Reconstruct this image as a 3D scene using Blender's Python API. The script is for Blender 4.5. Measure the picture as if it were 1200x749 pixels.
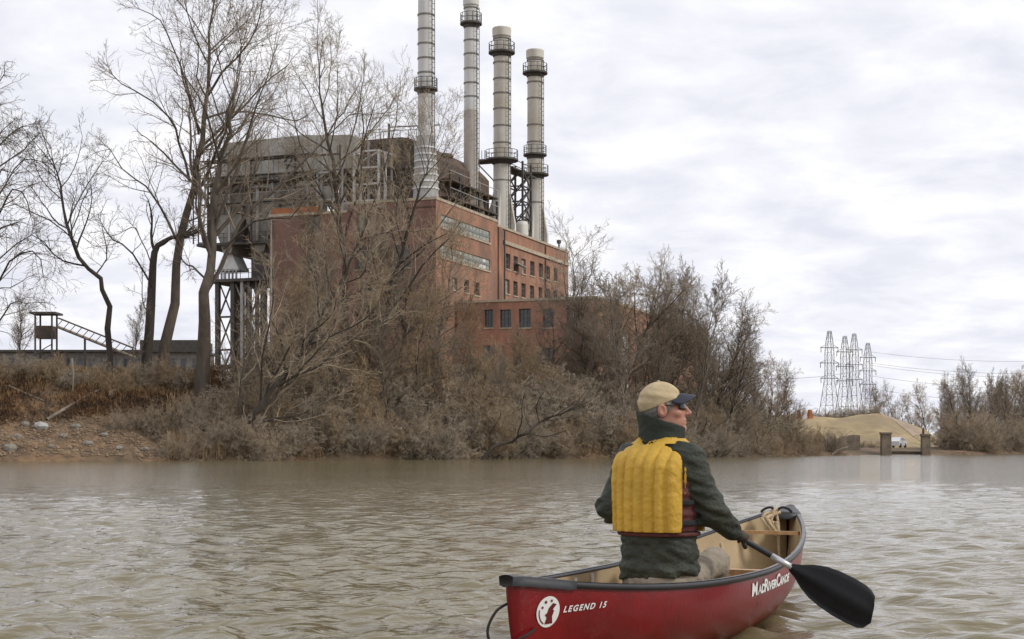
import bpy, math, random
import numpy as np
from mathutils import Vector, Matrix

for o in list(bpy.data.objects): bpy.data.objects.remove(o)
scene = bpy.context.scene
COL = scene.collection
R = math.radians
PI = math.pi
# ------------------------------------------------------------------ camera, sky, sun
F, CX, HY, H = 1800.0, 600.0, 523.0, 1.0          # focal length in photo pixels, centre column, horizon row, eye height
cam_d = bpy.data.cameras.new('camera'); cam = bpy.data.objects.new('camera', cam_d); COL.objects.link(cam)
cam.location = (0, 0, H); cam.rotation_euler = (R(90), 0, 0)
cam_d.sensor_width = 36; cam_d.lens = 54; cam_d.shift_y = (HY - 374.5) / 1200
cam_d.clip_end = 12000; cam_d.clip_start = 0.1
scene.camera = cam

SUN_EL, SUN_AZ = 36, 108            # azimuth clockwise from +Y
sd = Vector((math.sin(R(SUN_AZ)) * math.cos(R(SUN_EL)), math.cos(R(SUN_AZ)) * math.cos(R(SUN_EL)), math.sin(R(SUN_EL))))
w = bpy.data.worlds.new('World'); scene.world = w; w.use_nodes = True
nt = w.node_tree; nt.nodes.clear()
def N(t, **k):
    n = nt.nodes.new(t)
    for a, b in k.items(): setattr(n, a, b)
    return n
def LK(a, b): nt.links.new(a, b)
out = N('ShaderNodeOutputWorld'); bg = N('ShaderNodeBackground')
sky = N('ShaderNodeTexSky', sky_type='NISHITA'); sky.sun_disc = False
sky.sun_elevation = R(SUN_EL); sky.sun_rotation = R(SUN_AZ)
sk = N('ShaderNodeVectorMath', operation='SCALE'); sk.inputs[3].default_value = 0.1
LK(sky.outputs[0], sk.inputs[0])
tc = N('ShaderNodeTexCoord'); sx = N('ShaderNodeSeparateXYZ'); LK(tc.outputs['Generated'], sx.inputs[0])
zz = N('ShaderNodeMath', operation='MAXIMUM'); LK(sx.outputs[2], zz.inputs[0]); zz.inputs[1].default_value = 0.0
za = N('ShaderNodeMath', operation='ADD'); LK(zz.outputs[0], za.inputs[0]); za.inputs[1].default_value = 0.20
dx = N('ShaderNodeMath', operation='DIVIDE'); LK(sx.outputs[0], dx.inputs[0]); LK(za.outputs[0], dx.inputs[1])
dy = N('ShaderNodeMath', operation='DIVIDE'); LK(sx.outputs[1], dy.inputs[0]); LK(za.outputs[0], dy.inputs[1])
cb = N('ShaderNodeCombineXYZ'); LK(dx.outputs[0], cb.inputs[0]); LK(dy.outputs[0], cb.inputs[1])
n1 = N('ShaderNodeTexNoise'); n1.inputs['Scale'].default_value = 4.6; n1.inputs['Detail'].default_value = 7; n1.inputs['Roughness'].default_value = 0.56
n1.inputs['Distortion'].default_value = 0.25
LK(cb.outputs[0], n1.inputs['Vector'])
cr = N('ShaderNodeValToRGB'); LK(n1.outputs['Fac'], cr.inputs[0])
e = cr.color_ramp.elements
e[0].position = 0.34; e[0].color = (0.75, 0.765, 0.85, 1)
e[1].position = 0.66; e[1].color = (0.99, 0.985, 1.0, 1)
m_ = cr.color_ramp.elements.new(0.5); m_.color = (0.865, 0.872, 0.93, 1)
mp2 = N('ShaderNodeMapping'); mp2.inputs['Location'].default_value = (3.7, 1.9, 0); LK(cb.outputs[0], mp2.inputs[0])
n2 = N('ShaderNodeTexNoise'); n2.inputs['Scale'].default_value = 0.9; n2.inputs['Detail'].default_value = 5
LK(mp2.outputs[0], n2.inputs['Vector'])
mr = N('ShaderNodeMapRange'); LK(n2.outputs['Fac'], mr.inputs[0])
mr.inputs[1].default_value = 0.28; mr.inputs[2].default_value = 0.40; mr.inputs[3].default_value = 0.78; mr.inputs[4].default_value = 1.0
mx = N('ShaderNodeMix', data_type='RGBA'); LK(mr.outputs[0], mx.inputs[0]); LK(sk.outputs[0], mx.inputs[6]); LK(cr.outputs[0], mx.inputs[7])
LK(mx.outputs[2], bg.inputs[0]); bg.inputs[1].default_value = 1.0; LK(bg.outputs[0], out.inputs[0])

sl = bpy.data.lights.new('sun', 'SUN'); so = bpy.data.objects.new('sun', sl); COL.objects.link(so)
sl.energy = 1.5; sl.angle = R(10); sl.color = (1.0, 0.95, 0.87)
so.rotation_euler = (-sd).to_track_quat('-Z', 'Y').to_euler(); so.location = (60, -30, 80)
scene.view_settings.view_transform = 'Standard'; scene.view_settings.look = 'None'
scene.view_settings.exposure = 0.1; scene.view_settings.gamma = 1; scene.view_settings.use_curve_mapping = False

# ------------------------------------------------------------------ helpers
def at(px, py, Y): return Vector(((px - CX) * Y / F, Y, H - (py - HY) * Y / F))
def tag(o, label=None, cat=None, group=None, kind=None):
    for k, v in (('label', label), ('category', cat), ('group', group), ('kind', kind)):
        if v: o[k] = v
    return o
def empty(name, loc=(0, 0, 0), rz=0):
    o = bpy.data.objects.new(name, None); COL.objects.link(o); o.location = loc; o.rotation_euler = (0, 0, rz)
    o.empty_display_size = 0.2
    return o
def link(name, me, mat, parent=None, smooth=False):
    if mat: me.materials.append(mat)
    o = bpy.data.objects.new(name, me); COL.objects.link(o)
    if parent: o.parent = parent
    if smooth: me.polygons.foreach_set('use_smooth', [True] * len(me.polygons))
    return o
class MB:
    def __init__(s): s.v = []; s.f = []
    def quad(s, a, b, c, d):
        n = len(s.v); s.v += [tuple(a), tuple(b), tuple(c), tuple(d)]; s.f.append((n, n + 1, n + 2, n + 3)); return s
    def box(s, x0, x1, y0, y1, z0, z1):
        n = len(s.v)
        s.v += [(x0, y0, z0), (x1, y0, z0), (x1, y1, z0), (x0, y1, z0), (x0, y0, z1), (x1, y0, z1), (x1, y1, z1), (x0, y1, z1)]
        s.f += [tuple(n + i for i in q) for q in ((0, 3, 2, 1), (4, 5, 6, 7), (0, 1, 5, 4), (1, 2, 6, 5), (2, 3, 7, 6), (3, 0, 4, 7))]
        return s
    def bar(s, a, b, w_, h_=None):
        a = Vector(a); b = Vector(b); h_ = h_ or w_
        d = (b - a).normalized(); ref = Vector((0, 0, 1)) if abs(d.z) < .9 else Vector((1, 0, 0))
        x = d.cross(ref).normalized(); y = x.cross(d)
        n = len(s.v)
        for p in (a, b):
            for i, j in ((-1, -1), (1, -1), (1, 1), (-1, 1)): s.v.append(tuple(p + x * (i * w_ / 2) + y * (j * h_ / 2)))
        s.f += [tuple(n + i for i in q) for q in ((0, 1, 2, 3), (7, 6, 5, 4), (0, 4, 5, 1), (1, 5, 6, 2), (2, 6, 7, 3), (3, 7, 4, 0))]
        return s
    def tube(s, pts, rad, n=8, cap=True, closed=False):
        pts = [Vector(p) for p in pts]
        if not hasattr(rad, '__len__'): rad = [rad] * len(pts)
        base = len(s.v); prev = None; m = len(pts)
        for i, p in enumerate(pts):
            d = (pts[(i + 1) % m if closed else min(i + 1, m - 1)] - pts[(i - 1) % m if closed else max(i - 1, 0)]).normalized()
            if prev is None:
                ref = Vector((0, 0, 1)) if abs(d.z) < .9 else Vector((1, 0, 0)); x = d.cross(ref).normalized()
            else:
                x = (prev - d * prev.dot(d))
                x = x.normalized() if x.length > 1e-6 else d.orthogonal().normalized()
            prev = x; y = d.cross(x)
            for k in range(n):
                a = 2 * PI * k / n; s.v.append(tuple(p + x * (math.cos(a) * rad[i]) + y * (math.sin(a) * rad[i])))
        for i in range(m if closed else m - 1):
            j = (i + 1) % m
            for k in range(n):
                s.f.append((base + i * n + k, base + i * n + (k + 1) % n, base + j * n + (k + 1) % n, base + j * n + k))
        if cap and not closed:
            s.f.append(tuple(base + k for k in reversed(range(n)))); s.f.append(tuple(base + (m - 1) * n + k for k in range(n)))
        return s
    def lathe(s, cx, cy, prof, n=24):
        base = len(s.v)
        for r_, z_ in prof:
            for k in range(n):
                a = 2 * PI * k / n; s.v.append((cx + r_ * math.cos(a), cy + r_ * math.sin(a), z_))
        for i in range(len(prof) - 1):
            for k in range(n):
                s.f.append((base + i * n + k, base + i * n + (k + 1) % n, base + (i + 1) * n + (k + 1) % n, base + (i + 1) * n + k))
        return s
    def prism(s, poly, y0, y1):          # polygon in x,z extruded along y
        n = len(s.v); m = len(poly)
        s.v += [(x, y0, z) for x, z in poly] + [(x, y1, z) for x, z in poly]
        s.f.append(tuple(n + i for i in range(m))); s.f.append(tuple(n + m + i for i in reversed(range(m))))
        for i in range(m): s.f.append((n + (i + 1) % m, n + i, n + m + i, n + m + (i + 1) % m))
        return s
    def build(s, name, mat, parent=None, smooth=False):
        me = bpy.data.meshes.new(name); me.from_pydata(s.v, [], s.f); me.update()
        return link(name, me, mat, parent, smooth)
def copy_tree(o, parent=None):
    c = o.copy(); COL.objects.link(c); c.parent = parent
    for ch in list(o.children): copy_tree(ch, c)
    return c

def material(name, c1, c2=None, scale=3.0, rough=0.8, bump=0.0, metallic=0.0, stretch=(1, 1, 1), detail=5, lo=0.35, hi=0.65, bscale=None, c3=None, spec=0.5, coat=0.0):
    m = bpy.data.materials.new(name); m.use_nodes = True; t = m.node_tree; b = t.nodes['Principled BSDF']
    b.inputs['Roughness'].default_value = rough; b.inputs['Metallic'].default_value = metallic
    b.inputs['Specular IOR Level'].default_value = spec
    b.inputs['Coat Weight'].default_value = coat
    if c2 is None: c2 = tuple(x * 0.75 for x in c1)
    tcn = t.nodes.new('ShaderNodeTexCoord'); mp = t.nodes.new('ShaderNodeMapping'); mp.inputs['Scale'].default_value = stretch
    t.links.new(tcn.outputs['Object'], mp.inputs[0])
    ns = t.nodes.new('ShaderNodeTexNoise'); ns.inputs['Scale'].default_value = scale; ns.inputs['Detail'].default_value = detail
    ns.inputs['Roughness'].default_value = 0.62
    t.links.new(mp.outputs[0], ns.inputs['Vector'])
    rp = t.nodes.new('ShaderNodeValToRGB'); t.links.new(ns.outputs['Fac'], rp.inputs[0])
    rp.color_ramp.elements[0].position = lo; rp.color_ramp.elements[0].color = (*c2, 1)
    rp.color_ramp.elements[1].position = hi; rp.color_ramp.elements[1].color = (*c1, 1)
    col = rp.outputs[0]
    if c3:
        n3 = t.nodes.new('ShaderNodeTexNoise'); n3.inputs['Scale'].default_value = scale * .22; n3.inputs['Detail'].default_value = 6
        t.links.new(tcn.outputs['Object'], n3.inputs['Vector'])
        r3 = t.nodes.new('ShaderNodeMapRange'); t.links.new(n3.outputs['Fac'], r3.inputs[0])
        r3.inputs[1].default_value = .45; r3.inputs[2].default_value = .68
        mx3 = t.nodes.new('ShaderNodeMix'); mx3.data_type = 'RGBA'
        t.links.new(r3.outputs[0], mx3.inputs[0]); t.links.new(col, mx3.inputs[6]); mx3.inputs[7].default_value = (*c3, 1)
        col = mx3.outputs[2]
    t.links.new(col, b.inputs['Base Color'])
    if bump:
        bn = t.nodes.new('ShaderNodeTexNoise'); bn.inputs['Scale'].default_value = bscale or scale * 4; bn.inputs['Detail'].default_value = 4
        t.links.new(mp.outputs[0], bn.inputs['Vector'])
        bp = t.nodes.new('ShaderNodeBump'); bp.inputs['Strength'].default_value = bump; bp.inputs['Distance'].default_value = 0.05
        t.links.new(bn.outputs['Fac'], bp.inputs['Height']); t.links.new(bp.outputs[0], b.inputs['Normal'])
    return m

M = {}
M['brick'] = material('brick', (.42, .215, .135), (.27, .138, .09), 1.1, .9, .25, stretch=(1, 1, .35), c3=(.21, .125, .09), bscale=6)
M['brick_dirty_shaded'] = material('brick_dirty_shaded', (.26, .135, .098), (.18, .10, .076), .5, .92, .25, stretch=(1, 1, .3), c3=(.14, .095, .072), bscale=6)  # dirt plus part of the front face's shade, mixed into a darker brick
M['coping'] = material('coping', (.50, .43, .32), (.34, .28, .2), 1.5, .85)
M['band'] = material('band', (.42, .42, .36), (.24, .24, .20), 1.2, .6, stretch=(1, 1, 2))
M['green_glass'] = material('green_glass', (.16, .18, .15), (.09, .10, .09), 2, .25)
M['glass'] = material('glass', (.075, .08, .085), (.035, .037, .04), 1.5, .12)
M['frame'] = material('frame', (.24, .22, .19), (.16, .14, .12), 3, .6)
M['white'] = material('white', (.72, .72, .70), (.55, .55, .53), 3, .6)
M['steel'] = material('steel', (.085, .075, .066), (.05, .044, .038), 2, .7)
M['rust'] = material('rust', (.13, .08, .055), (.07, .05, .038), 1.2, .85, c3=(.05, .042, .036))
M['galv'] = material('galv', (.42, .42, .41), (.28, .27, .25), 1.5, .55)
M['clad'] = material('clad', (.42, .405, .37), (.24, .225, .20), .9, .75, stretch=(1.2, 1.2, .25), c3=(.15, .13, .105))
M['clad_light'] = material('clad_light', (.55, .54, .50), (.37, .355, .31), .9, .7, stretch=(1, 1, .4), c3=(.27, .24, .19))
M['orange'] = material('orange', (.42, .15, .05), (.3, .10, .04), 1.5, .8)
M['stack_white'] = material('stack_white', (.74, .74, .735), (.58, .58, .57), .8, .5, stretch=(1, 1, .12), c3=(.50, .47, .41))
M['stack_beige'] = material('stack_beige', (.68, .655, .60), (.48, .45, .39), .9, .65, stretch=(1, 1, .1), c3=(.40, .34, .25))
M['stack_brown'] = material('stack_brown', (.50, .45, .40), (.37, .325, .285), .7, .7, stretch=(1, 1, .12))
M['band_ring'] = material('band_ring', (.26, .24, .21), (.16, .14, .12), 2, .6)
M['concrete'] = material('concrete', (.24, .19, .14), (.12, .095, .07), 1.1, .9, .3)
M['bark'] = material('bark', (.135, .108, .083), (.068, .054, .042), 1.6, .95, .5, stretch=(1, 1, .3))
M['bark_pale'] = material('bark_pale', (.30, .27, .22), (.125, .10, .078), .8, .9, .3, stretch=(1, 1, .35))
M['bark_dark'] = material('bark_dark', (.078, .062, .047), (.04, .032, .025), 1.6, .95, .5, stretch=(1, 1, .3))
M['twig'] = material('twig', (.46, .37, .26), (.25, .198, .14), 1.0, .9)
M['twig_silhouette'] = material('twig_silhouette', (.19, .155, .12), (.11, .09, .07), 1.0, .9)  # silhouette look against bright sky put into a darker twig colour
M['twig_mid'] = material('twig_mid', (.32, .255, .19), (.18, .143, .105), 1.0, .9)
M['twig_grey'] = material('twig_grey', (.46, .39, .295), (.25, .21, .158), 1.0, .9)
M['twig_warm'] = material('twig_warm', (.46, .335, .205), (.26, .188, .115), .8, .9)
M['bank'] = material('bank', (.24, .148, .078), (.06, .04, .026), .8, .95, 1.0, c3=(.10, .076, .045), bscale=2.0)
M['straw'] = material('straw', (.34, .235, .12), (.16, .105, .055), .8, .9)
M['russet'] = material('russet', (.25, .14, .065), (.10, .058, .032), .8, .9)
M['gravel'] = material('gravel', (.30, .21, .13), (.14, .10, .066), 2.0, .9)
M['hill'] = material('hill', (.43, .33, .175), (.28, .21, .115), .5, .95, 1.0, c3=(.25, .195, .12), bscale=2)
M['track'] = material('track', (.40, .31, .22), (.28, .21, .15), .6, .95, .4)
M['canoe_red'] = material('canoe_red', (.225, .005, .008), (.14, .004, .006), 3.0, .34, 0.05, coat=.1, bscale=40, spec=.4, c3=(.17, .008, .010))
M['blade'] = material('blade', (.012, .012, .014), (.008, .008, .009), 9, .5, spec=.3)
M['canoe_tan'] = material('canoe_tan', (.52, .40, .24), (.40, .30, .175), 4, .6, .1)
M['vinyl'] = material('vinyl', (.028, .029, .032), (.018, .018, .02), 6, .42)
M['gunwale_highlight'] = material('gunwale_highlight', (.16, .16, .165), (.09, .09, .095), 8, .38, stretch=(1, 1, 1))
M['ash'] = material('ash', (.50, .30, .13), (.38, .21, .09), 6, .45, stretch=(6, 1, 1))
M['web'] = material('web', (.02, .02, .022), (.012, .012, .013), 30, .85)
M['decal'] = material('decal', (.80, .78, .76), (.72, .70, .68), 3, .5)
M['decal_red'] = material('decal_red', (.13, .006, .008), (.09, .005, .006), 3, .45)
M['rope'] = material('rope', (.60, .47, .30), (.44, .33, .2), 30, .9, .4)
M['cord'] = material('cord', (.025, .018, .015), (.015, .012, .01), 20, .8)
M['alu'] = material('alu', (.62, .62, .63), (.5, .5, .5), 10, .35, metallic=.6)
M['jacket'] = material('jacket', (.036, .042, .027), (.020, .024, .016), 6, .7, .35, bscale=26)
M['collar'] = material('collar', (.026, .036, .026), (.018, .025, .018), 8, .85, .2)
M['vest'] = material('vest', (.62, .375, .040), (.50, .295, .030), 5, .6, .25, bscale=30)
M['maroon'] = material('maroon', (.11, .022, .020), (.07, .015, .014), 8, .75, .2)
M['trousers'] = material('trousers', (.31, .265, .205), (.23, .195, .15), 7, .85, .4, bscale=20)
M['skin'] = material('skin', (.50, .25, .175), (.40, .175, .12), 22, .5, .05)
M['hair'] = material('hair', (.34, .31, .28), (.2, .18, .16), 60, .8, .4)
M['khaki'] = material('khaki', (.53, .42, .255), (.43, .335, .195), 14, .85, .15, bscale=90)
M['navy'] = material('navy', (.022, .025, .042), (.015, .017, .03), 14, .65)
M['lens'] = material('lens', (.012, .010, .010), (.008, .007, .007), 8, .08)
M['glove'] = material('glove', (.045, .03, .022), (.025, .018, .014), 20, .7, .2)
M['rock'] = material('rock', (.30, .27, .225), (.17, .15, .12), 2.2, .9, .5)
M['car_white'] = material('car_white', (.75, .75, .75), (.7, .7, .7), 3, .25)
M['tyre'] = material('tyre', (.02, .02, .02), (.015, .015, .015), 5, .8)
M['pylon'] = material('pylon', (.22, .225, .23), (.16, .165, .17), 1, .6)
M['wire'] = material('wire', (.22, .22, .24), (.18, .18, .2), 1, .5)

# ------------------------------------------------------------------ land form
SHORE = np.array([(-900, 40), (-300, 62), (-80, 92), (-33, 100), (-24, 104.5), (-17.7, 106.5), (-6.5, 116), (8.6, 129), (20, 144), (32, 163), (40, 176), (47, 181),
                  (56, 184), (67, 202), (110, 262), (200, 420), (420, 900), (1500, 3800), (3500, 9000)], float)
def vnoise(x, y, s, seed=0):
    x = np.asarray(x, float) / s; y = np.asarray(y, float) / s
    xi = np.floor(x); yi = np.floor(y); fx = x - xi; fy = y - yi
    fx = fx * fx * (3 - 2 * fx); fy = fy * fy * (3 - 2 * fy)
    def hsh(a, b):
        v = np.sin(a * 127.1 + b * 311.7 + seed * 74.7) * 43758.5453
        return v - np.floor(v)
    return (hsh(xi, yi) * (1 - fx) + hsh(xi + 1, yi) * fx) * (1 - fy) + (hsh(xi, yi + 1) * (1 - fx) + hsh(xi + 1, yi + 1) * fx) * fy - .5
def shore_dist(x, y):
    x = np.asarray(x, float); y = np.asarray(y, float); best = np.full(x.shape, 1e18); sg = np.ones(x.shape)
    for (ax, ay), (bx, by) in zip(SHORE[:-1], SHORE[1:]):
        ex, ey = bx - ax, by - ay; t = np.clip(((x - ax) * ex + (y - ay) * ey) / (ex * ex + ey * ey), 0, 1)
        qx, qy = x - ax - t * ex, y - ay - t * ey; d2 = qx * qx + qy * qy; cr_ = ex * (y - ay) - ey * (x - ax)
        u_ = d2 < best - 1e-9; best = np.where(u_, d2, best); sg = np.where(u_, np.sign(cr_), sg)
    return np.sqrt(best) * np.where(sg == 0, 1, sg)
def sstep(a, b, x): t = np.clip((x - a) / (b - a), 0, 1); return t * t * (3 - 2 * t)
def ground(x, y):
    x = np.asarray(x, float); y = np.asarray(y, float)
    d = shore_dist(x, y)
    d = d + vnoise(x, y, 6, 3) * 1.0 + vnoise(x, y, 2.2, 5) * .5
    dl = d + (vnoise(x, y, 9, 21) * 4.5 + vnoise(x, y, 3.5, 22) * 2.2) * np.clip(d / 5, 0, 1)
    zl = np.interp(dl, [-30, -2, 0, .6, 3.5, 6.5, 9, 11.5, 14.5, 22, 70, 400], [-4, -.7, -.02, .35, 1.3, 2.4, 4.2, 5.4, 6.3, 6.7, 7.5, 8])
    zm = np.interp(d, [-30, -2, 0, 1, 4, 9, 14, 40, 70, 400], [-4, -.7, -.02, .9, 2.4, 5.2, 6.6, 8.4, 9.0, 9.0])
    zr = np.interp(d, [-30, -2, 0, 1, 6, 30, 100, 400], [-4, -.7, -.02, .35, .7, .9, 1.2, 1.5])
    a = sstep(-23, -17, x); az = x / np.maximum(y, 1) * 1800 + 600
    b = sstep(850, 945, az)
    z = (zl * (1 - a) + zm * a) * (1 - b) + zr * b
    rough = np.clip(d / 3, 0, 1)
    z = z + rough * (vnoise(x, y, 3.1, 1) * .5 + vnoise(x, y, 1.2, 2) * .3) * np.clip(1 - (d - 25) / 60, .1, 1) * (1 - .75 * b)
    return z
def gz(x, y): return float(ground(np.array([x]), np.array([y]))[0])
def hill_z(x, y):
    p = np.interp(x * 238 / np.maximum(y, 1), [22, 34, 44, 50, 57, 60.5, 64, 66.5, 70], [3, 5.0, 5.7, 5.5, 6.15, 4.9, 3.6, 1.6, -1])
    fall = sstep(203, 236, y) * (1 - sstep(252, 290, y))
    return -1.0 + (p + 1.0) * fall + vnoise(x, y, 7, 7) * .8 * fall + vnoise(x, y, 2.4, 9) * .45 * fall + vnoise(x, y, 1.5, 8) * .2
def grid_mesh(xs, ys, fn):
    X, Y = np.meshgrid(xs, ys); Z = fn(X.ravel(), Y.ravel())
    v = np.stack([X.ravel(), Y.ravel(), Z], 1); nx, ny = len(xs), len(ys)
    i = np.arange(nx - 1)[None, :] + np.arange(ny - 1)[:, None] * nx
    f = np.stack([i, i + 1, i + 1 + nx, i + nx], -1).reshape(-1, 4)
    return v, f
def np_mesh(name, v, f):
    me = bpy.data.meshes.new(name); v = np.asarray(v, np.float32); f = np.asarray(f, np.int32)
    me.vertices.add(len(v)); me.vertices.foreach_set('co', v.ravel())
    k = f.shape[1]; me.loops.add(f.size); me.loops.foreach_set('vertex_index', f.ravel())
    me.polygons.add(len(f)); me.polygons.foreach_set('loop_start', np.arange(0, f.size, k, dtype=np.int32))
    me.update(calc_edges=True); me.validate(); return me
xs = np.concatenate([np.geomspace(5000, 60, 26) * -1, np.arange(-56, 86, .7), np.geomspace(90, 5000, 28)])
ys = np.concatenate([np.linspace(20, 88, 8), np.arange(90, 214, .7), np.arange(216, 290, 3), np.geomspace(295, 9000, 26)])
v, f = grid_mesh(xs, ys, ground)
g = link('ground', np_mesh('ground', v, f), M['bank'], smooth=True); tag(g, kind='structure', label='brown earth river bank and the land behind it')
v, f = grid_mesh(np.arange(20, 100, .8), np.arange(200, 292, 1.0), hill_z)
g = link('grassy_hill', np_mesh('grassy_hill', v, f), M['hill'], smooth=True); tag(g, kind='structure', label='straw coloured grassy hill below the pylons')
# worn dirt track climbing the hill
tv = []; tf = []
for i in range(40):
    t = i / 39; Y = 207 + 40 * t; px = 1100 - 75 * t + 18 * math.sin(t * 5); X = (px - CX) * Y / F
    for s_ in (-1.6, 1.6):
        x = X + s_; tv.append((x, Y, max(float(hill_z(np.array([x]), np.array([Y]))[0]), gz(x, Y)) + .06))
    if i: tf.append((2 * i - 2, 2 * i - 1, 2 * i + 1, 2 * i))
g = link('dirt_track', np_mesh('dirt_track', tv, tf), M['track'], smooth=True); tag(g, kind='structure')

# ------------------------------------------------------------------ canoe form (needed by the water too)
CA = Vector((-0.012, 6.25, 0)); CB = Vector((1.857, 10.29, 0)); CL = (CB - CA).length
CD = (CB - CA) / CL; CR = Vector((CD.y, -CD.x, 0))                # along, to the right
def hb(t):                       # half beam at the gunwale
    q = abs(2 * t - 1); return 0.425 * max(0, 1 - q ** 2.35) ** .92 + .012
def gun_z(t):
    q = 2 * t - 1
    return .338 + (abs(q) ** (2.6 if q < 0 else 1.7)) * (.122 if q < 0 else .25)
def keel_z(t): return -.10 + .05 * abs(2 * t - 1) ** 3
def hull(t, h, side, off=0.0):   # t along, h 0 keel .. 1 gunwale
    b = hb(t); q = abs(2 * t - 1)
    ex = 2.9 - 1.7 * q ** 2
    sh = (1 - (1 - h) ** ex) ** (.62 + .38 * q)
    sh *= 1 + .03 * math.sin(PI * h) * (1 - q)
    y = (b * sh + off)
    x = t * CL
    pull = .16 * (1 - h) ** 2.2 * q ** 5
    x += pull if t < .5 else -pull * 1.2
    z = keel_z(t) + (gun_z(t) - keel_z(t)) * h
    return CA + CD * x + CR * (side * y) + Vector((0, 0, z))

# ------------------------------------------------------------------ water: ring mesh with real waves
ang = np.concatenate([np.linspace(-180, -42, 24, endpoint=False), np.linspace(-42, 42, 520), np.linspace(42, 180, 25)[1:-1]])
ang = np.radians(ang)
rad = np.concatenate([[.05, .6, 1.2], np.geomspace(1.9, 230, 860), np.geomspace(245, 5000, 14)])
A, RR = np.meshgrid(ang, rad); X = (RR * np.sin(A)).ravel(); Y = (RR * np.cos(A)).ravel(); rr = RR.ravel()
cell = rr * .0058
rng = np.random.default_rng(4); Z = np.zeros_like(X)
for i in range(70):
    lam = .085 * (8.5 ** rng.random()); th = R(188) + rng.normal() * .72
    k = 2 * PI / lam; amp = .0066 * lam
    fade = np.clip((lam / cell - 2.2) / 2, 0, 1)
    Z += fade * amp * np.sin(k * (X * math.sin(th) + Y * math.cos(th)) + rng.random() * 6.28) * (.35 + 1.3 * (vnoise(X, Y, 1.5 + 3 * lam, i + 9) + .5))
# ripples thrown up along the hull, and the hollow the hull itself fills
lx = (X - CA.x) * CD.x + (Y - CA.y) * CD.y; ly = (X - CA.x) * CR.x + (Y - CA.y) * CR.y
tt = np.clip(lx / CL, 0, 1); tq = np.linspace(0, 1, 81); wq = []
for q_ in tq:
    h0 = -keel_z(q_) / (gun_z(q_) - keel_z(q_)); p_ = hull(q_, h0, 1) - CA; wq.append(p_.dot(CR))
hbw = np.interp(tt, tq, wq)
near = np.exp(-((np.abs(ly) - hbw - .05) / .2) ** 2) * ((lx > -.2) & (lx < CL + .4))
Z += near * (.022 * np.sin(lx * 13 + ly * 9) + .02 * vnoise(X, Y, .12, 31) + .014 * vnoise(X, Y, .22, 35))
inside = (lx > .4) & (lx < CL - .55) & (np.abs(ly) < hbw - .07)
Z = np.where(inside, -.6, Z)
na, nr = len(ang), len(rad)
ii = np.arange(nr - 1)[:, None] * na; jj = np.arange(na)[None, :]; j2 = (jj + 1) % na
f = np.stack([ii + jj, ii + na + jj, ii + na + j2, ii + j2], -1).reshape(-1, 4)
wm = bpy.data.materials.new('river_water'); wm.use_nodes = True; t = wm.node_tree; b = t.nodes['Principled BSDF']
b.inputs['Roughness'].default_value = .06; b.inputs['IOR'].default_value = 1.333
tcn = t.nodes.new('ShaderNodeTexCoord')
n_ = t.nodes.new('ShaderNodeTexNoise'); n_.inputs['Scale'].default_value = .12; n_.inputs['Detail'].default_value = 3; t.links.new(tcn.outputs['Object'], n_.inputs['Vector'])
rp = t.nodes.new('ShaderNodeValToRGB'); t.links.new(n_.outputs['Fac'], rp.inputs[0])
rp.color_ramp.elements[0].position = .3; rp.color_ramp.elements[0].color = (.15, .124, .064, 1)
rp.color_ramp.elements[1].position = .7; rp.color_ramp.elements[1].color = (.19, .158, .086, 1)
t.links.new(rp.outputs[0], b.inputs['Base Color'])
prev = None
for sc, dist, st, rz in ((6.5, .032, .8, 8), (15, .015, .9, -10), (2.2, .055, .8, 5), (1.0, .06, .8, -6)):
    mp = t.nodes.new('ShaderNodeMapping'); mp.inputs['Rotation'].default_value = (0, 0, R(rz)); mp.inputs['Scale'].default_value = (.5, 1, 1)
    t.links.new(tcn.outputs['Object'], mp.inputs[0])
    bn = t.nodes.new('ShaderNodeTexNoise'); bn.inputs['Scale'].default_value = sc; bn.inputs['Detail'].default_value = 2.5
    t.links.new(mp.outputs[0], bn.inputs['Vector'])
    bp = t.nodes.new('ShaderNodeBump'); bp.inputs['Strength'].default_value = st; bp.inputs['Distance'].default_value = dist
    t.links.new(bn.outputs['Fac'], bp.inputs['Height'])
    if prev: t.links.new(prev.outputs[0], bp.inputs['Normal'])
    prev = bp
t.links.new(prev.outputs[0], b.inputs['Normal'])
g = link('river', np_mesh('river', np.stack([X, Y, Z], 1), f), wm, smooth=True); tag(g, kind='structure', label='rippled muddy brown river')

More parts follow.
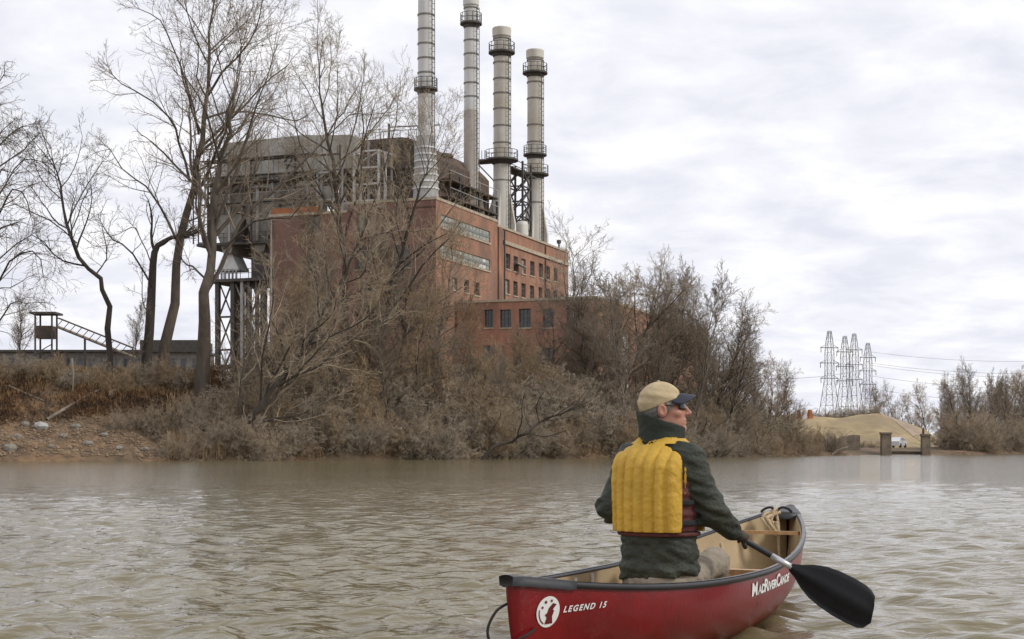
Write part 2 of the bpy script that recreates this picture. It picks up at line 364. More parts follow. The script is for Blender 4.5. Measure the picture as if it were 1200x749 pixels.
# ------------------------------------------------------------------ power station, in its own frame: x to the right along the front, y back along the side
TH = R(20.5); BY = 170.0; BC = Vector(((511 - CX) * BY / F, BY, 0))
BU = Vector((math.sin(TH), math.cos(TH), 0)); BV = Vector((math.cos(TH), -math.sin(TH), 0))
def on_x(px, py, x0):     # picture point on the plane x = x0 -> (y, z)
    c = BC + BV * x0; k = (px - CX) / F; s_ = (k * c.y - c.x) / (BU.x - k * BU.y); Y = c.y + s_ * BU.y
    return s_, H - (py - HY) * Y / F
def on_y(px, py, y0):
    c = BC + BU * y0; k = (px - CX) / F; s_ = (k * c.y - c.x) / (BV.x - k * BV.y); Y = c.y + s_ * BV.y
    return s_, H - (py - HY) * Y / F
def wall_open(mb, fix, axis, u0, u1, z0, z1, rects, depth):
    """wall face on x=fix or y=fix with real openings; reveals go `depth` inwards"""
    us = sorted({u0, u1, *[r[0] for r in rects], *[r[1] for r in rects]}); zs = sorted({z0, z1, *[r[2] for r in rects], *[r[3] for r in rects]})
    def P(u, z, d=0): return (fix - d, u, z) if axis == 'x' else (u, fix + d, z)
    for i in range(len(us) - 1):
        for j in range(len(zs) - 1):
            cu = (us[i] + us[i + 1]) / 2; cz = (zs[j] + zs[j + 1]) / 2
            if any(r[0] < cu < r[1] and r[2] < cz < r[3] for r in rects): continue
            mb.quad(P(us[i], zs[j]), P(us[i + 1], zs[j]), P(us[i + 1], zs[j + 1]), P(us[i], zs[j + 1]))
    for a, b_, c, d in rects:
        mb.quad(P(a, c), P(a, c, depth), P(a, d, depth), P(a, d)); mb.quad(P(b_, c), P(b_, d), P(b_, d, depth), P(b_, c, depth))
        mb.quad(P(a, d), P(a, d, depth), P(b_, d, depth), P(b_, d)); mb.quad(P(a, c), P(b_, c), P(b_, c, depth), P(a, c, depth))
def window_at(root, fix, axis, r, depth, glass='glass', frame='frame', nx=2, nz=3, sill=True):
    a, b_, c, d = r; fr = MB(); t_ = .07
    def bx(mb, u0, u1, d0, d1, z0, z1):
        if axis == 'x': mb.box(fix - d1, fix - d0, u0, u1, z0, z1)
        else: mb.box(u0, u1, fix + d0, fix + d1, z0, z1)
    e_ = .004
    bx(fr, a + e_, a + t_, depth - .12, depth - .02, c + e_, d - e_); bx(fr, b_ - t_, b_ - e_, depth - .12, depth - .02, c + e_, d - e_)
    bx(fr, a + t_, b_ - t_, depth - .12, depth - .02, d - t_, d - e_); bx(fr, a + t_, b_ - t_, depth - .12, depth - .02, c + e_, c + t_)
    for i in range(1, nx): u = a + (b_ - a) * i / nx; bx(fr, u - .025, u + .025, depth - .10, depth - .03, c + t_, d - t_)
    for i in range(1, nz): z = c + (d - c) * i / nz; bx(fr, a + t_, b_ - t_, depth - .095, depth - .035, z - .025, z + .025)
    wo = fr.build('window', M[frame], root)
    p = MB(); bx(p, a + .02, b_ - .02, depth - .06, depth - .05, c + .02, d - .02); p.build('pane', M[glass], wo)
    if sill:
        s_ = MB(); bx(s_, a - .1, b_ + .1, -.10, depth - .14, c - .16, c - .004); s_.build('sill', M['coping'], wo)

ps = empty('power_station', BC, -TH)
tag(ps, 'tall red brick power station hall with long pale window strips under the smokestacks', 'building')
ROOF = on_x(512, 234, 0)[1]; Z0 = 7.0
YS = on_x(583, 265, 0)[0]; YE = on_x(667, 292, 0)[0]; XL = on_y(316, 244, 0)[0]
ROOF2 = on_x(583, 266, 0)[1]
# right face, first bay
def rx(x0, y0, x1, y1, plane=0):   # corner pixels (left, top, right, bottom taken at the left edge) -> rect on x plane
    a, zt = on_x(x0, y0, plane); zb = on_x(x0, y1, plane)[1]; b_ = on_x(x1, y0, plane)[0]; return (a, b_, zb, zt)
bands = [rx(517, 251, 574, 265.5), rx(516, 286.5, 574, 300.5)]
small = [rx(530, 324.5, 535.8, 339), rx(543.8, 327, 549.6, 342), rx(556, 330, 562, 345.5)]
wl = MB(); wall_open(wl, 0, 'x', 0, YS, Z0, ROOF, bands + small, .35)
wl.quad((0, YS, ROOF2), (-9, YS, ROOF2), (-9, YS, ROOF), (0, YS, ROOF))
wl.build('side_wall', M['brick'], ps)
wins = []
xs_l = [(593.7, 599, 296.5, 314.5), (602.8, 608, 299.5, 317.5), (612, 617.3, 302.5, 320), (622.2, 627.5, 305.5, 322.5), (632.5, 637.3, 308, 324.5), (641, 645.6, 311, 327), (650, 654.3, 313.5, 329)]
for a, b_, c, d in xs_l: wins.append(rx(a, c, b_, d))
xs_l = [(593, 598.2, 326.5, 343.5), (602.5, 607.6, 329, 346), (612, 617, 331.5, 348), (622, 627.2, 334, 350), (632, 636.5, 336, 351.5), (641, 645.5, 338, 353), (650, 654.2, 340, 354)]
for a, b_, c, d in xs_l: wins.append(rx(a, c, b_, d))
wl = MB(); wall_open(wl, -.12, 'x', YS, YE, Z0, ROOF2, wins, .35); wl.build('rear_side_wall', M['brick'], ps)
MB().box(-.115, .14, YS + .2, YS + 1.5, Z0, ROOF2 + .05).build('pilaster', M['brick'], ps)
MB().tube([(.27, YS + 1.75, Z0 + 9), (.27, YS + 1.75, ROOF2 - .1)], .11, 8).build('downpipe', M['steel'], ps)
MB().tube([(.02, YE - 10, Z0 + 12), (.02, YE - 10, ROOF2 - .1)], .09, 8).build('downpipe', M['steel'], ps)
for i, r in enumerate(bands):
    z0, z1 = r[2], r[3]; bp_ = MB(); bp_.box(-.20, -.12, r[0] + .004, r[1] - .004, z0 + .004, z1 - .004); bo = bp_.build('strip_window', M['band'], ps)
    n = 14; k_ = (r[1] - r[0]) / n; zm = (z0 + z1) / 2
    for j in range(n):
        MB().box(-.12, -.085, r[0] + j * k_ + .06, r[0] + (j + 1) * k_ - .06, zm + .22, z1 - .12).build('pane', M['band'] if (i, j) != (1, 12) else M['white'], bo)
        MB().box(-.12, -.085, r[0] + j * k_ + .06, r[0] + (j + 1) * k_ - .06, z0 + .12, zm - .12).build('pane', M['band'] if (i, j) not in ((1, 12), (1, 11)) else M['white'], bo)
    MB().box(-.12, -.03, r[0] + .02, r[1] - .02, zm - .10, zm + .20).build('rail', M['green_glass'], bo)
    MB().box(-.1, .12, r[0] - .15, r[1] + .15, z0 - .22, z0 - .006).build('sill', M['coping'], bo)
for i, r in enumerate(small): window_at(ps, 0, 'x', r, .35, 'band' if i == 0 else 'glass', 'rust')
for i, r in enumerate(wins): window_at(ps, -.12, 'x', r, .35, 'glass' if i not in (2, 7) else 'band', 'frame')
# an open vent sash sticking out
sash = MB(); y_, z_ = on_x(607, 309, 0); sash.bar((-.1, y_ - .3, z_), (1.0, y_ + .3, z_ - .6), 1.5, .06); sash.build('open_sash', M['white'], ps)
MB().box(-.115, .10, YS + 1.95, YE - .1, on_x(585, 281, 0)[1] - .28, on_x(585, 281, 0)[1] + .16).build('belt_course', M['coping'], ps)
MB().box(-.55, .08, -.12, YS - .01, ROOF + .003, ROOF + .32).build('coping', M['coping'], ps)
MB().box(-.6, .02, YS + .01, YE + .1, ROOF2 + .053, ROOF2 + .33).build('coping', M['coping'], ps)
# front (left) face
def ry(x0, y0, x1, y1, plane=0):
    a, zt = on_y(x0, y0, plane); zb = on_y(x0, y1, plane)[1]; b_ = on_y(x1, y0, plane)[0]; return (a, b_, zb, zt)
fw = [ry(360, 250, 374, 275), ry(416, 289, 434, 316), ry(360, 291, 376, 318), ry(418, 250, 434, 272), ry(463, 288, 480, 314), ry(366, 340, 383, 366), ry(424, 340, 440, 366)]
wl = MB(); wall_open(wl, 0, 'y', XL, -.001, Z0, ROOF - .9, fw, .35); wl.build('front_wall', M['brick_dirty_shaded'], ps)
for i, r in enumerate(fw): window_at(ps, 0, 'y', r, .35, 'glass' if i % 3 else 'green_glass', 'frame')
XM = on_y(408, 240, 0)[0]
MB().box(XM, -.002, .0, .5, ROOF - .9 + .003, ROOF).build('parapet', M['brick_dirty_shaded'], ps)
MB().box(XM - .1, -.56, -.08, .56, ROOF + .004, ROOF + .3).build('coping', M['coping'], ps)
MB().box(XL - .1, XM - .11, -.08, .5, ROOF - .897, ROOF - .6).build('coping', M['coping'], ps)
MB().box(XL + .2, XL + 6, -.05, .3, ROOF - .597, ROOF + .05).build('orange_panel', M['orange'], ps)
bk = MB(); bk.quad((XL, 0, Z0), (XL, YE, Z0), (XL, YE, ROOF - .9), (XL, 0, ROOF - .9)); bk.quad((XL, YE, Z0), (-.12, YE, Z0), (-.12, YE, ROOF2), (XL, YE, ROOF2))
bk.build('rear_wall', M['brick_dirty_shaded'], ps)
rf = MB(); rf.quad((XL, 0.01, ROOF - 1.0), (-.01, 0.01, ROOF - 1.0), (-.01, YS, ROOF - 1.0), (XL, YS, ROOF - 1.0))
rf.quad((XL, YS, ROOF2 - .9), (-.14, YS, ROOF2 - .9), (-.14, YE, ROOF2 - .9), (XL, YE, ROOF2 - .9)); rf.build('roof', M['rust'], ps)
y_, z_ = on_x(655, 290, -1); MB().lathe(-1, y_, [(.12, ROOF2 - .9), (.12, ROOF2 + 1.2), (.3, ROOF2 + 1.3), (.34, ROOF2 + 1.7), (.05, ROOF2 + 1.8)], 10).build('roof_vent', M['steel'], ps)
# diagonal bracing rail and conduit on the front wall
MB().tube([(XL + .3, -.12, Z0 + 2), (XL + .3, -.12, ROOF - 1.2)], .10, 6).build('downpipe', M['galv'], ps)

# lower annex
AY0 = 5.5; AX1 = on_y(700, 350, AY0)[0]; AZ = on_y(640, 352, AY0)[1]
an = empty('brick_annex', BC, -TH)
tag(an, 'low flat roofed brick wing in front of the hall with dark tall windows', 'building')
aw = [ry(568, 363, 578, 384, AY0), ry(586, 363, 599, 384, AY0), ry(608, 362, 622, 384, AY0), ry(636, 362, 649, 384, AY0), ry(664, 361, 677, 384, AY0), ry(566, 405, 580, 430, AY0), ry(628, 408, 650, 432, AY0)]
wl = MB(); wall_open(wl, AY0, 'y', .15, AX1, Z0, AZ, aw, .35); wl.build('front_wall', M['brick'], an)
for i, r in enumerate(aw): window_at(an, AY0, 'y', r, .35, 'glass', 'steel', 3, 4, sill=True)
AYE = on_x(828, 386, AX1)[0]
pan = [rx(712, 385, 738, 452, AX1), rx(752, 395, 766, 420, AX1), rx(776, 400, 788, 424, AX1), rx(797, 405, 806, 428, AX1)]
wl = MB(); wall_open(wl, AX1, 'x', AY0 + .001, AYE, Z0, AZ, pan, .3); wl.build('side_wall', M['brick'], an)
for i, r in enumerate(pan): window_at(an, AX1, 'x', r, .3, 'white' if i == 0 else 'glass', 'white' if i == 0 else 'frame', 3, 5)
MB().quad((.15, AY0 + .01, AZ - .5), (AX1 - .01, AY0 + .01, AZ - .5), (AX1 - .01, AYE, AZ - .5), (.15, AYE, AZ - .5)).build('roof', M['rust'], an)
MB().box(.16, AX1 + .12, AY0 - .12, AY0 + .35, AZ + .003, AZ + .28).build('coping', M['coping'], an)
MB().box(AX1 - .35, AX1 + .12, AY0 + .352, AYE, AZ + .003, AZ + .28).build('coping', M['coping'], an)
MB().quad((.15, AYE, Z0), (AX1, AYE, Z0), (AX1, AYE, AZ), (.15, AYE, AZ)).build('rear_wall', M['brick_dirty_shaded'], an)

# boiler house standing on the roof
bh = empty('boiler_house', BC, -TH); tag(bh, 'dark rusty boiler house with a curved roof on top of the brick hall', 'building')
BH0 = 5.0
def bhx(px, py, y0=BH0): return on_y(px, py, y0)
zt = bhx(440, 163)[1]; xl = bhx(402, 165)[0]; zr_ = ROOF - 1.0
prof = [(xl, zr_ + .01), (xl, zt - .6), (xl + 2, zt - .05), (xl + 6, zt)]
xr = -2.3
for i in range(9):
    a = i / 8; prof.append((xl + 7 + (xr - xl - 7) * a, zt - 2.6 * a ** 2.2))
prof.append((xr, zr_ + .01))
MB().prism(prof, BH0, BH0 + 17).build('shell', M['rust'], bh)
for i in range(12):     # cladding ribs / columns on the front
    x = xl + .4 + (xr - xl - .8) * i / 11; zz_ = np.interp(x, [p[0] for p in prof[1:-1]], [p[1] for p in prof[1:-1]])
    MB().box(x - .12, x + .12, BH0 - .22, BH0 - .003, zr_ + .02, zz_ - .2).build('column', M['steel'] if i % 3 else M['galv'], bh)
for z in (zr_ + 2.0, zr_ + 4.0, zr_ + 5.6): MB().box(xl + .2, xr - .2, BH0 - .36, BH0 - .225, z, z + .25).build('girder', M['steel'], bh)
# open gallery beside the stacks
for i in range(6):
    y0 = BH0 + 1 + i * 3.0; MB().box(-1.0, -.8, y0, y0 + .2, zr_ + .01, zr_ + 5.2 - i * .25).build('post', M['steel' if i % 2 else 'rust'], bh)
for z, nm in ((2.2, 'walkway'), (4.2, 'walkway')):
    MB().box(-2.29, -.75, BH0 + 1, BH0 + 16.2, zr_ + z, zr_ + z + .18).build(nm, M['rust'], bh)
    MB().bar((-.78, BH0 + 1, zr_ + z + 1.1), (-.78, BH0 + 16.2, zr_ + z + 1.1), .07).build('handrail', M['galv'], bh)
for i in range(4): MB().bar((-.9, BH0 + 1.1 + i * 3.5, zr_ + .1), (-.9, BH0 + 4.4 + i * 3.5, zr_ + 4.2), .10).build('brace', M['rust'], bh)
pts = [(xr - .6 - k * .4, BH0 + 4 + 5 * math.sin(k * .5), zt - 1.6 + .7 * math.sin(k * .6)) for k in range(9)]
MB().tube(pts, .28, 8).build('roof_duct', M['rust'], bh, True)
MB().tube([(-9, BH0 + 2, zt - .1), (-9, BH0 + 2, zt + 2.1)], .14, 6).build('vent_pipe', M['steel'], bh)
MB().bar((-9, BH0 + 2, zt + 1.7), (-2.5, BH0 + 2, zt + 1.5), .12).build('roof_beam', M['steel'], bh)
for i in range(10): MB().box(-12 + i * 1.05, -11.94 + i * 1.05, BH0 + .1, BH0 + .16, zt - .6, zt + .8).build('rail_post', M['steel'], bh)
MB().bar((-12, BH0 + .13, zt + .8), (-2.5, BH0 + .13, zt + .8), .06).build('rail', M['steel'], bh)

# white access scaffold in front of it
scf = empty('white_access_frame', BC, -TH); tag(scf, 'white steel access frame standing on the roof edge left of the first smokestack', 'scaffold')
a0 = on_y(415, 235, 2.5)[0]; a1 = on_y(444, 235, 2.5)[0]; zt2 = on_y(430, 176, 2.5)[1]
for x in (a0, a1):
    for y0 in (2.5, 4.2): MB().bar((x, y0, zr_ + .01), (x, y0, zt2), .26).build('post', M['white'], scf)
for k in range(4):
    z = zr_ + (zt2 - zr_) * (k + 1) / 4 - .1
    MB().bar((a0 + .14, 2.5, z), (a1 - .14, 2.5, z), .18).build('beam', M['white'], scf)
    MB().bar((a0, 2.64, z), (a0, 4.06, z), .15).build('beam', M['white'], scf)
MB().bar((a0 + .15, 2.5, zt2 - 1.6), (a1 - .15, 2.5, zt2 - .3), .12).build('brace', M['white'], scf)
MB().bar((a1, 2.5, zt2 - .1), (a1 + 2.2, 2.5, zt2 - .9), .16).build('brace', M['white'], scf)

# grey bunker house and ducts at the left end of the roof
bn_ = empty('bunker_house', BC, -TH); tag(bn_, 'weathered grey metal bunker house on steel legs at the left end of the brick hall', 'building')
def bq(px, py, y0=1.5): return on_y(px, py, y0)
xa = bq(246, 200)[0]; xb = XL - .05; y0 = 1.5
zA = bq(280, 172)[1]; zB = bq(280, 205)[1]; zC = bq(280, 262)[1]; zD = bq(280, 284)[1]; zE = bq(280, 316)[1]; zF = bq(280, 330)[1]; zG = bq(280, 438)[1]
pl = MB().prism([(xa + .6, zB), (xb + 9.4, zB), (xb + 9.4, zA + .5), (xb + 3, zA + .9), (xa + 2.2, zA + .7), (xa + .6, zA - .8)], y0 + .6, y0 + 14).build('penthouse', M['clad_light'], bn_)
x = xa + 1.1
while x < xb + 9:
    MB().box(x, x + .05, y0 + .52, y0 + .597, zB + .05, zA - .7).build('seam', M['clad'], pl); x += 1.1
MB().box(xa + 2.2, xa + 3.8, y0 + .45, y0 + .596, zA - 2.0, zA - .9).build('louvre', M['steel'], bn_)
md = MB().box(xa, xb, y0, y0 + 13, zC + 1.2, zB - .004).build('bunker', M['clad'], bn_)
for i in range(7):
    x = xa + (xb - xa) * (i + .5) / 7; MB().box(x - .08, x + .08, y0 - .14, y0 - .003, zC + 1.3, zB - .1).build('stiffener', M['clad'], md)
MB().box(xa - .1, xb, y0 - .25, y0 - .143, zC + 3.6, zC + 3.9).build('girder', M['steel'], md)
hp = MB(); 
for k in range(2):
    xm0 = xa + (xb - xa) * k / 2 + .05; xm1 = xa + (xb - xa) * (k + 1) / 2 - .05; c0 = (xm0 + xm1) / 2
    hp = MB().prism([(xm0, zC + 1.18), (xm1, zC + 1.18), (c0 + .5, zD - 1.2), (c0 - .5, zD - 1.2)], y0 + .2, y0 + 12).build('hopper', M['clad'] if k else M['clad_light'], bn_)
MB().box(xa - 1.6, xb, y0 - .4, y0 + 6, zD - .3, zD).build('platform', M['steel'], bn_)
MB().box(xa - .3, xb, y0 - .3, y0 + 8, zF, zF + .35).build('platform', M['steel'], bn_)
for zz_ in (zD, zF + .35):
    for k in range(9):
        x = xa - .2 + (xb - xa + .1) * k / 8; MB().box(x - .03, x + .03, y0 - .28, y0 - .22, zz_ + .003, zz_ + 1.1).build('rail_post', M['steel'], bn_)
    for dz in (.6, 1.1): MB().bar((xa - .2, y0 - .25, zz_ + dz), (xb - .1, y0 - .25, zz_ + dz), .05).build('rail', M['steel'], bn_)
MB().box(xb - 3.6, xb - .1, y0 + .6, y0 + 7, zF + .36, zD - .31).build('dark_opening_block', M['steel'], bn_)  # solid dark block stands in for the shade of the openings
wx0, wz0 = bq(262, 316); MB().prism([(wx0 - 1.6, wz0), (wx0 + 1.5, wz0), (wx0 + .2, wz0 + 2.6), (wx0 - .3, wz0 + 2.6)], y0 + 1, y0 + 3.4).build('white_hopper', M['white'], bn_)
for k in range(6): MB().box(wx0 - 1.4 + k * .5, wx0 - 1.2 + k * .5, y0 + .8, y0 + .95, zF + .4, wz0 - .02).build('louvre_slat', M['galv'], bn_)
gzb = 8.2
for px, wd, mt in ((254, .5, 'steel'), (263, 1.1, 'rust'), (272, .5, 'steel'), (283, .35, 'galv'), (291, .4, 'steel'), (300, .3, 'steel'), (309, .45, 'steel')):
    x = bq(px, 400)[0]; dy_ = 0 if px != 263 else 3
    MB().box(x - wd / 2, x + wd / 2, y0 + dy_, y0 + dy_ + .5, gzb - .3, zF - .003).build('leg', M[mt], bn_)
    if px in (254, 272, 291, 309): MB().box(x - wd / 2, x + wd / 2, y0 + 7, y0 + 7.5, gzb - .3, zF - .003).build('leg', M['steel'], bn_)
pxs = [bq(p, 400)[0] for p in (254, 272, 291, 309)]
for i in range(3):
    for k in range(3):
        z0 = gzb + .3 + (zF - gzb - .5) * k / 3; z1 = gzb + .3 + (zF - gzb - .5) * (k + 1) / 3
        MB().bar((pxs[i] + .2, y0 + .2, z0), (pxs[i + 1] - .2, y0 + .2, z1), .16).build('brace', M['steel'], bn_)
        if k: MB().bar((pxs[i] + .26, y0 + .25, z0), (pxs[i + 1] - .26, y0 + .25, z0), .22).build('beam', M['steel'], bn_)
        MB().bar((pxs[i + 1] - .2, y0 + .42, z0), (pxs[i] + .2, y0 + .42, z1), .13).build('brace', M['galv' if (i + k) % 3 == 0 else 'steel'], bn_)
MB().box(xa, xb - .2, y0 - .3, y0 + 5, gzb + 2.1, gzb + 2.4).build('lower_deck', M['steel'], bn_)
# ladder cage at the left edge
lx0 = bq(225, 200)[0]; zl0 = bq(225, 284)[1]; zl1 = bq(225, 175)[1]
for x in (lx0, lx0 + .7): MB().bar((x, y0 + .3, zl0 - .2), (x, y0 + .3, zl1), .12).build('ladder_rail', M['steel'], bn_)
for k in range(20): z = zl0 + (zl1 - zl0) * (k + .5) / 20; MB().bar((lx0 + .06, y0 + .3, z), (lx0 + .64, y0 + .3, z), .05).build('ladder_rung', M['steel'], bn_)
for z in (zl0 - .1, (zl0 + zl1) / 2, zl1 - .1): MB().bar((lx0 + .76, y0 + .3, z), (xa + .6, y0 + .3, z), .14).build('beam', M['steel'], bn_)
# ducts over the brick roof
MB().tube([(xb + 1.0, 3, zr_ + .1), (xb + 1.0, 3, zr_ + 2.0), (xb + 1.6, 3, zr_ + 3.2), (xb + 3.2, 3, zr_ + 3.9), (xb + 5.5, 3, zr_ + 3.2), (xb + 7.5, 3, zr_ + 1.8), (xb + 8.5, 3, zr_ + .1)], .95, 14).build('duct', M['clad'], bn_, True)
for px in (316, 360, 376, 400): x = on_y(px, 235, 1.2)[0]; MB().box(x - .13, x + .13, 1.2, 1.46, zr_ + .6, zB - .01).build('column', M['galv'], bn_)
for dz in (1.6, 3.6): MB().box(xb + .3, xb + 9, 1.5, 1.62, zr_ + dz, zr_ + dz + .16).build('beam', M['rust'], bn_)

# weathered steelwork, pipes and catwalks in front of the bunker and the roof plant
rq = random.Random(12)
for k in range(7):
    x = xa + .3 + (xb + 8.5 - xa) * k / 6; zlo = zr_ + .6 if x > xb else zD
    MB().bar((x, y0 - .9, zlo), (x, y0 - .9, zA - rq.uniform(.2, 2.6)), .2).build('column', M['galv' if k % 2 else 'rust'], bn_)
for k, z in enumerate((zC + 2.0, zC + 4.4, zB - .6, zB + 1.4)):
    MB().bar((xa - .2, y0 - .9, z), (xb + 8.6 if z > zr_ + 1 else xb, y0 - .9, z), .2).build('beam', M['rust' if k % 2 else 'galv'], bn_)
    MB().box(xa - .4, xb + (6 if z > zr_ + 1 else -.1), y0 - 1.7, y0 - .98, z + .12, z + .2).build('catwalk', M['steel'], bn_)
    MB().bar((xa - .4, y0 - 1.68, z + 1.2), (xb + (6 if z > zr_ + 1 else -.1), y0 - 1.68, z + 1.2), .06).build('rail', M['galv'], bn_)
for k in range(9):
    x = xa + rq.uniform(0, xb + 7 - xa); z = rq.uniform(zC + 2, zB + 1) if x < xb else rq.uniform(zr_ + 1.5, zB + 1)
    MB().bar((x, y0 - 1.05, z), (x + rq.uniform(1.2, 3), y0 - 1.05, z + rq.uniform(-2.2, 2.4)), .13).build('brace', M[rq.choice(['rust', 'galv', 'steel'])], bn_)
for k in range(4):
    x = xa + 1 + k * 1.9; MB().tube([(x, y0 - .5, zD + .02), (x, y0 - .5, zB - 1), (x + .5, y0 - .5, zB - .4), (x + 2.2, y0 - .5, zB - .3)], .2, 8).build('pipe', M[['rust', 'galv', 'steel', 'clad_light'][k]], bn_, True)
# ------------------------------------------------------------------ smokestacks
SX = -2.4
def stack(px, top_py, r, base_z, plats, name_mat, split=None, bands_at=(), label='', low_mat=None, shiny=False):
    s_, _ = on_x(px, 200, SX); P = BC + BV * SX + BU * s_
    def zpy(py): return H - (py - HY) * P.y / F
    zt = zpy(top_py); root = empty('smokestack', (P.x, P.y, base_z), -TH); tag(root, label, 'smokestack', 'smokestacks on the power station roof')
    def q(z): return z - base_z
    zs = zpy(split) if split else None
    if zs:
        MB().lathe(0, 0, [(r * 1.04, 0), (r * 1.02, q(zs))], 28).build('lower_shaft', M[low_mat], root, True)
        MB().lathe(0, 0, [(r * 1.0, q(zs)), (r * .97, q(zt) - 1.2)], 28).build('shaft', M[name_mat], root, True)
    else: MB().lathe(0, 0, [(r * 1.06, 0), (r * 1.0, q(zt) * .45), (r * .97, q(zt) - 1.2)], 28).build('shaft', M[name_mat], root, True)
    MB().lathe(0, 0, [(r * .98, q(zt) - 1.25), (r * 1.13, q(zt) - 1.1), (r * 1.15, q(zt) - .1), (r * 1.08, q(zt)), (r * .8, q(zt)), (r * .78, q(zt) - 3)], 28).build('rim', M['stack_beige' if name_mat == 'stack_beige' else name_mat], root)
    for py in bands_at:
        z = q(zpy(py)); MB().lathe(0, 0, [(r * .99, z - .10), (r * 1.07, z - .08), (r * 1.07, z + .08), (r * .99, z + .10)], 28).build('band', M['band_ring'], root)
    for py, pr in plats:
        z = q(zpy(py)); R2 = r * pr
        pl = MB().lathe(0, 0, [(r * 1.02, z - .7), (R2 * .75, z - .32), (R2, z - .22), (R2, z), (r * 1.02, z)], 20).build('platform', M['steel'], root)
        for k in range(12):
            a = 2 * PI * k / 12; c, s2 = math.cos(a) * (R2 - .06), math.sin(a) * (R2 - .06)
            MB().bar((c, s2, z + .002), (c, s2, z + 1.1), .06).build('rail_post', M['steel'], pl)
        for dz in (.55, 1.1):
            MB().tube([(math.cos(2 * PI * k / 20) * (R2 - .06), math.sin(2 * PI * k / 20) * (R2 - .06), z + dz) for k in range(20)], .04, 5, closed=True).build('rail', M['steel'], pl)
    # caged ladder on the right hand side
    lx = r * 1.02 + .25; la = -.35
    ca, sa = math.cos(la), math.sin(la); lad = MB()
    for o_ in (-.22, .22): lad.bar((ca * lx - sa * o_, sa * lx + ca * o_, 1), (ca * lx - sa * o_, sa * lx + ca * o_, q(zt) - 1.5), .07)
    z = 1.2
    while z < q(zt) - 1.6: lad.bar((ca * lx + sa * .18, sa * lx - ca * .18, z), (ca * lx - sa * .18, sa * lx + ca * .18, z), .05); z += .6
    lad.build('ladder', M['steel'], root)
    return root, P, zpy
rz1 = ROOF - 1.0; rz2 = ROOF2 - .9
st, P, zp = stack(499, -30, .90, rz1, [(104, 1.5)], 'stack_white', None, (18, 35, 52, 69, 86), 'leftmost tall pale smokestack rising from the corner of the hall, out of the picture')
MB().lathe(0, 0, [(1.5, 0), (1.42, zp(215) - rz1), (1.12, zp(172) - rz1), (.97, zp(160) - rz1)], 24).build('base_cone', M['galv'], st, True)
for py in (222, 214, 206, 198, 190, 182, 174):
    z = zp(py) - rz1; rr_ = np.interp(z, [0, zp(215) - rz1, zp(172) - rz1, zp(160) - rz1], [1.5, 1.42, 1.12, .97])
    MB().lathe(0, 0, [(rr_ - .02, z - .13), (rr_ + .1, z - .08), (rr_ + .1, z + .08), (rr_ - .02, z + .13)], 24).build('band', M['stack_white'], st)
st, P, zp = stack(552, -4, .86, rz1, [(27, 1.55)], 'stack_white', 130, (10, 48, 64, 81, 98, 114), 'second smokestack, white above and brown below, with a ringed platform near its top', 'stack_brown')
for a in (0.3, 1.9, 3.5, 5.0):
    c, s2 = math.cos(a), math.sin(a); g_ = MB(); h_ = zp(200) - rz1
    g_.f.append((0, 1, 2)); g_.v += [(c * .85, s2 * .85, 0), (c * 1.9, s2 * 1.9, 0), (c * .9, s2 * .9, h_)]; n = 3
    g_.v += [(x - s2 * .08, y + c * .08, z) for x, y, z in g_.v[:3]]; g_.f += [(5, 4, 3), (0, 2, 5, 3), (1, 4, 5, 2)]
    g_.build('gusset', M['stack_brown'], st)
def skirt(st, zp, r, py0, base):
    h_ = zp(py0) - base
    for a in (0, PI / 2, PI, 3 * PI / 2):
        c, s2 = math.cos(a), math.sin(a)
        pr = [(r * .9, 0), (r * 1.75, 0), (r * 1.75, h_ * .35), (r * 1.0, h_)]
        g_ = MB(); g_.v += [(c * u - s2 * .25, s2 * u + c * .25, z) for u, z in pr] + [(c * u + s2 * .25, s2 * u - c * .25, z) for u, z in pr]
        g_.f += [(0, 1, 2, 3), (7, 6, 5, 4)] + [(i, i + 4, (i + 1) % 4 + 4, (i + 1) % 4) for i in range(4)]
        g_.build('gusset', M['stack_beige'], st)
st3, P3, zp3 = stack(588, 33, 1.06, rz2, [(61, 1.6), (187, 2.0)], 'stack_beige', None, (46, 74, 93, 110, 128, 148, 168, 212), 'third smokestack, stained beige, with a wide platform extended to its left')
skirt(st3, zp3, 1.06, 224, rz2)
MB().box(-3.6, -1.9, -1.2, 1.2, zp3(187) - rz2 - .24, zp3(187) - rz2 - .01).build('side_platform', M['steel'], st3)
MB().bar((-3.4, 0, zp3(187) - rz2 - .26), (-1.0, 0, zp3(212) - rz2), .14).build('strut', M['steel'], st3)
for k in range(5): MB().bar((-3.5 + k * .4, -1.1, zp3(187) - rz2), (-3.5 + k * .4, -1.1, zp3(187) - rz2 + 1.1), .06).build('rail_post', M['steel'], st3)
st4, P4, zp4 = stack(627, 59, 1.06, rz2, [(85, 1.6), (181, 1.5), (204, 1.75)], 'stack_beige', None, (71, 97, 116, 147, 167, 238), 'rightmost and shortest smokestack, stained beige, at the rear of the hall')
skirt(st4, zp4, 1.06, 240, rz2)
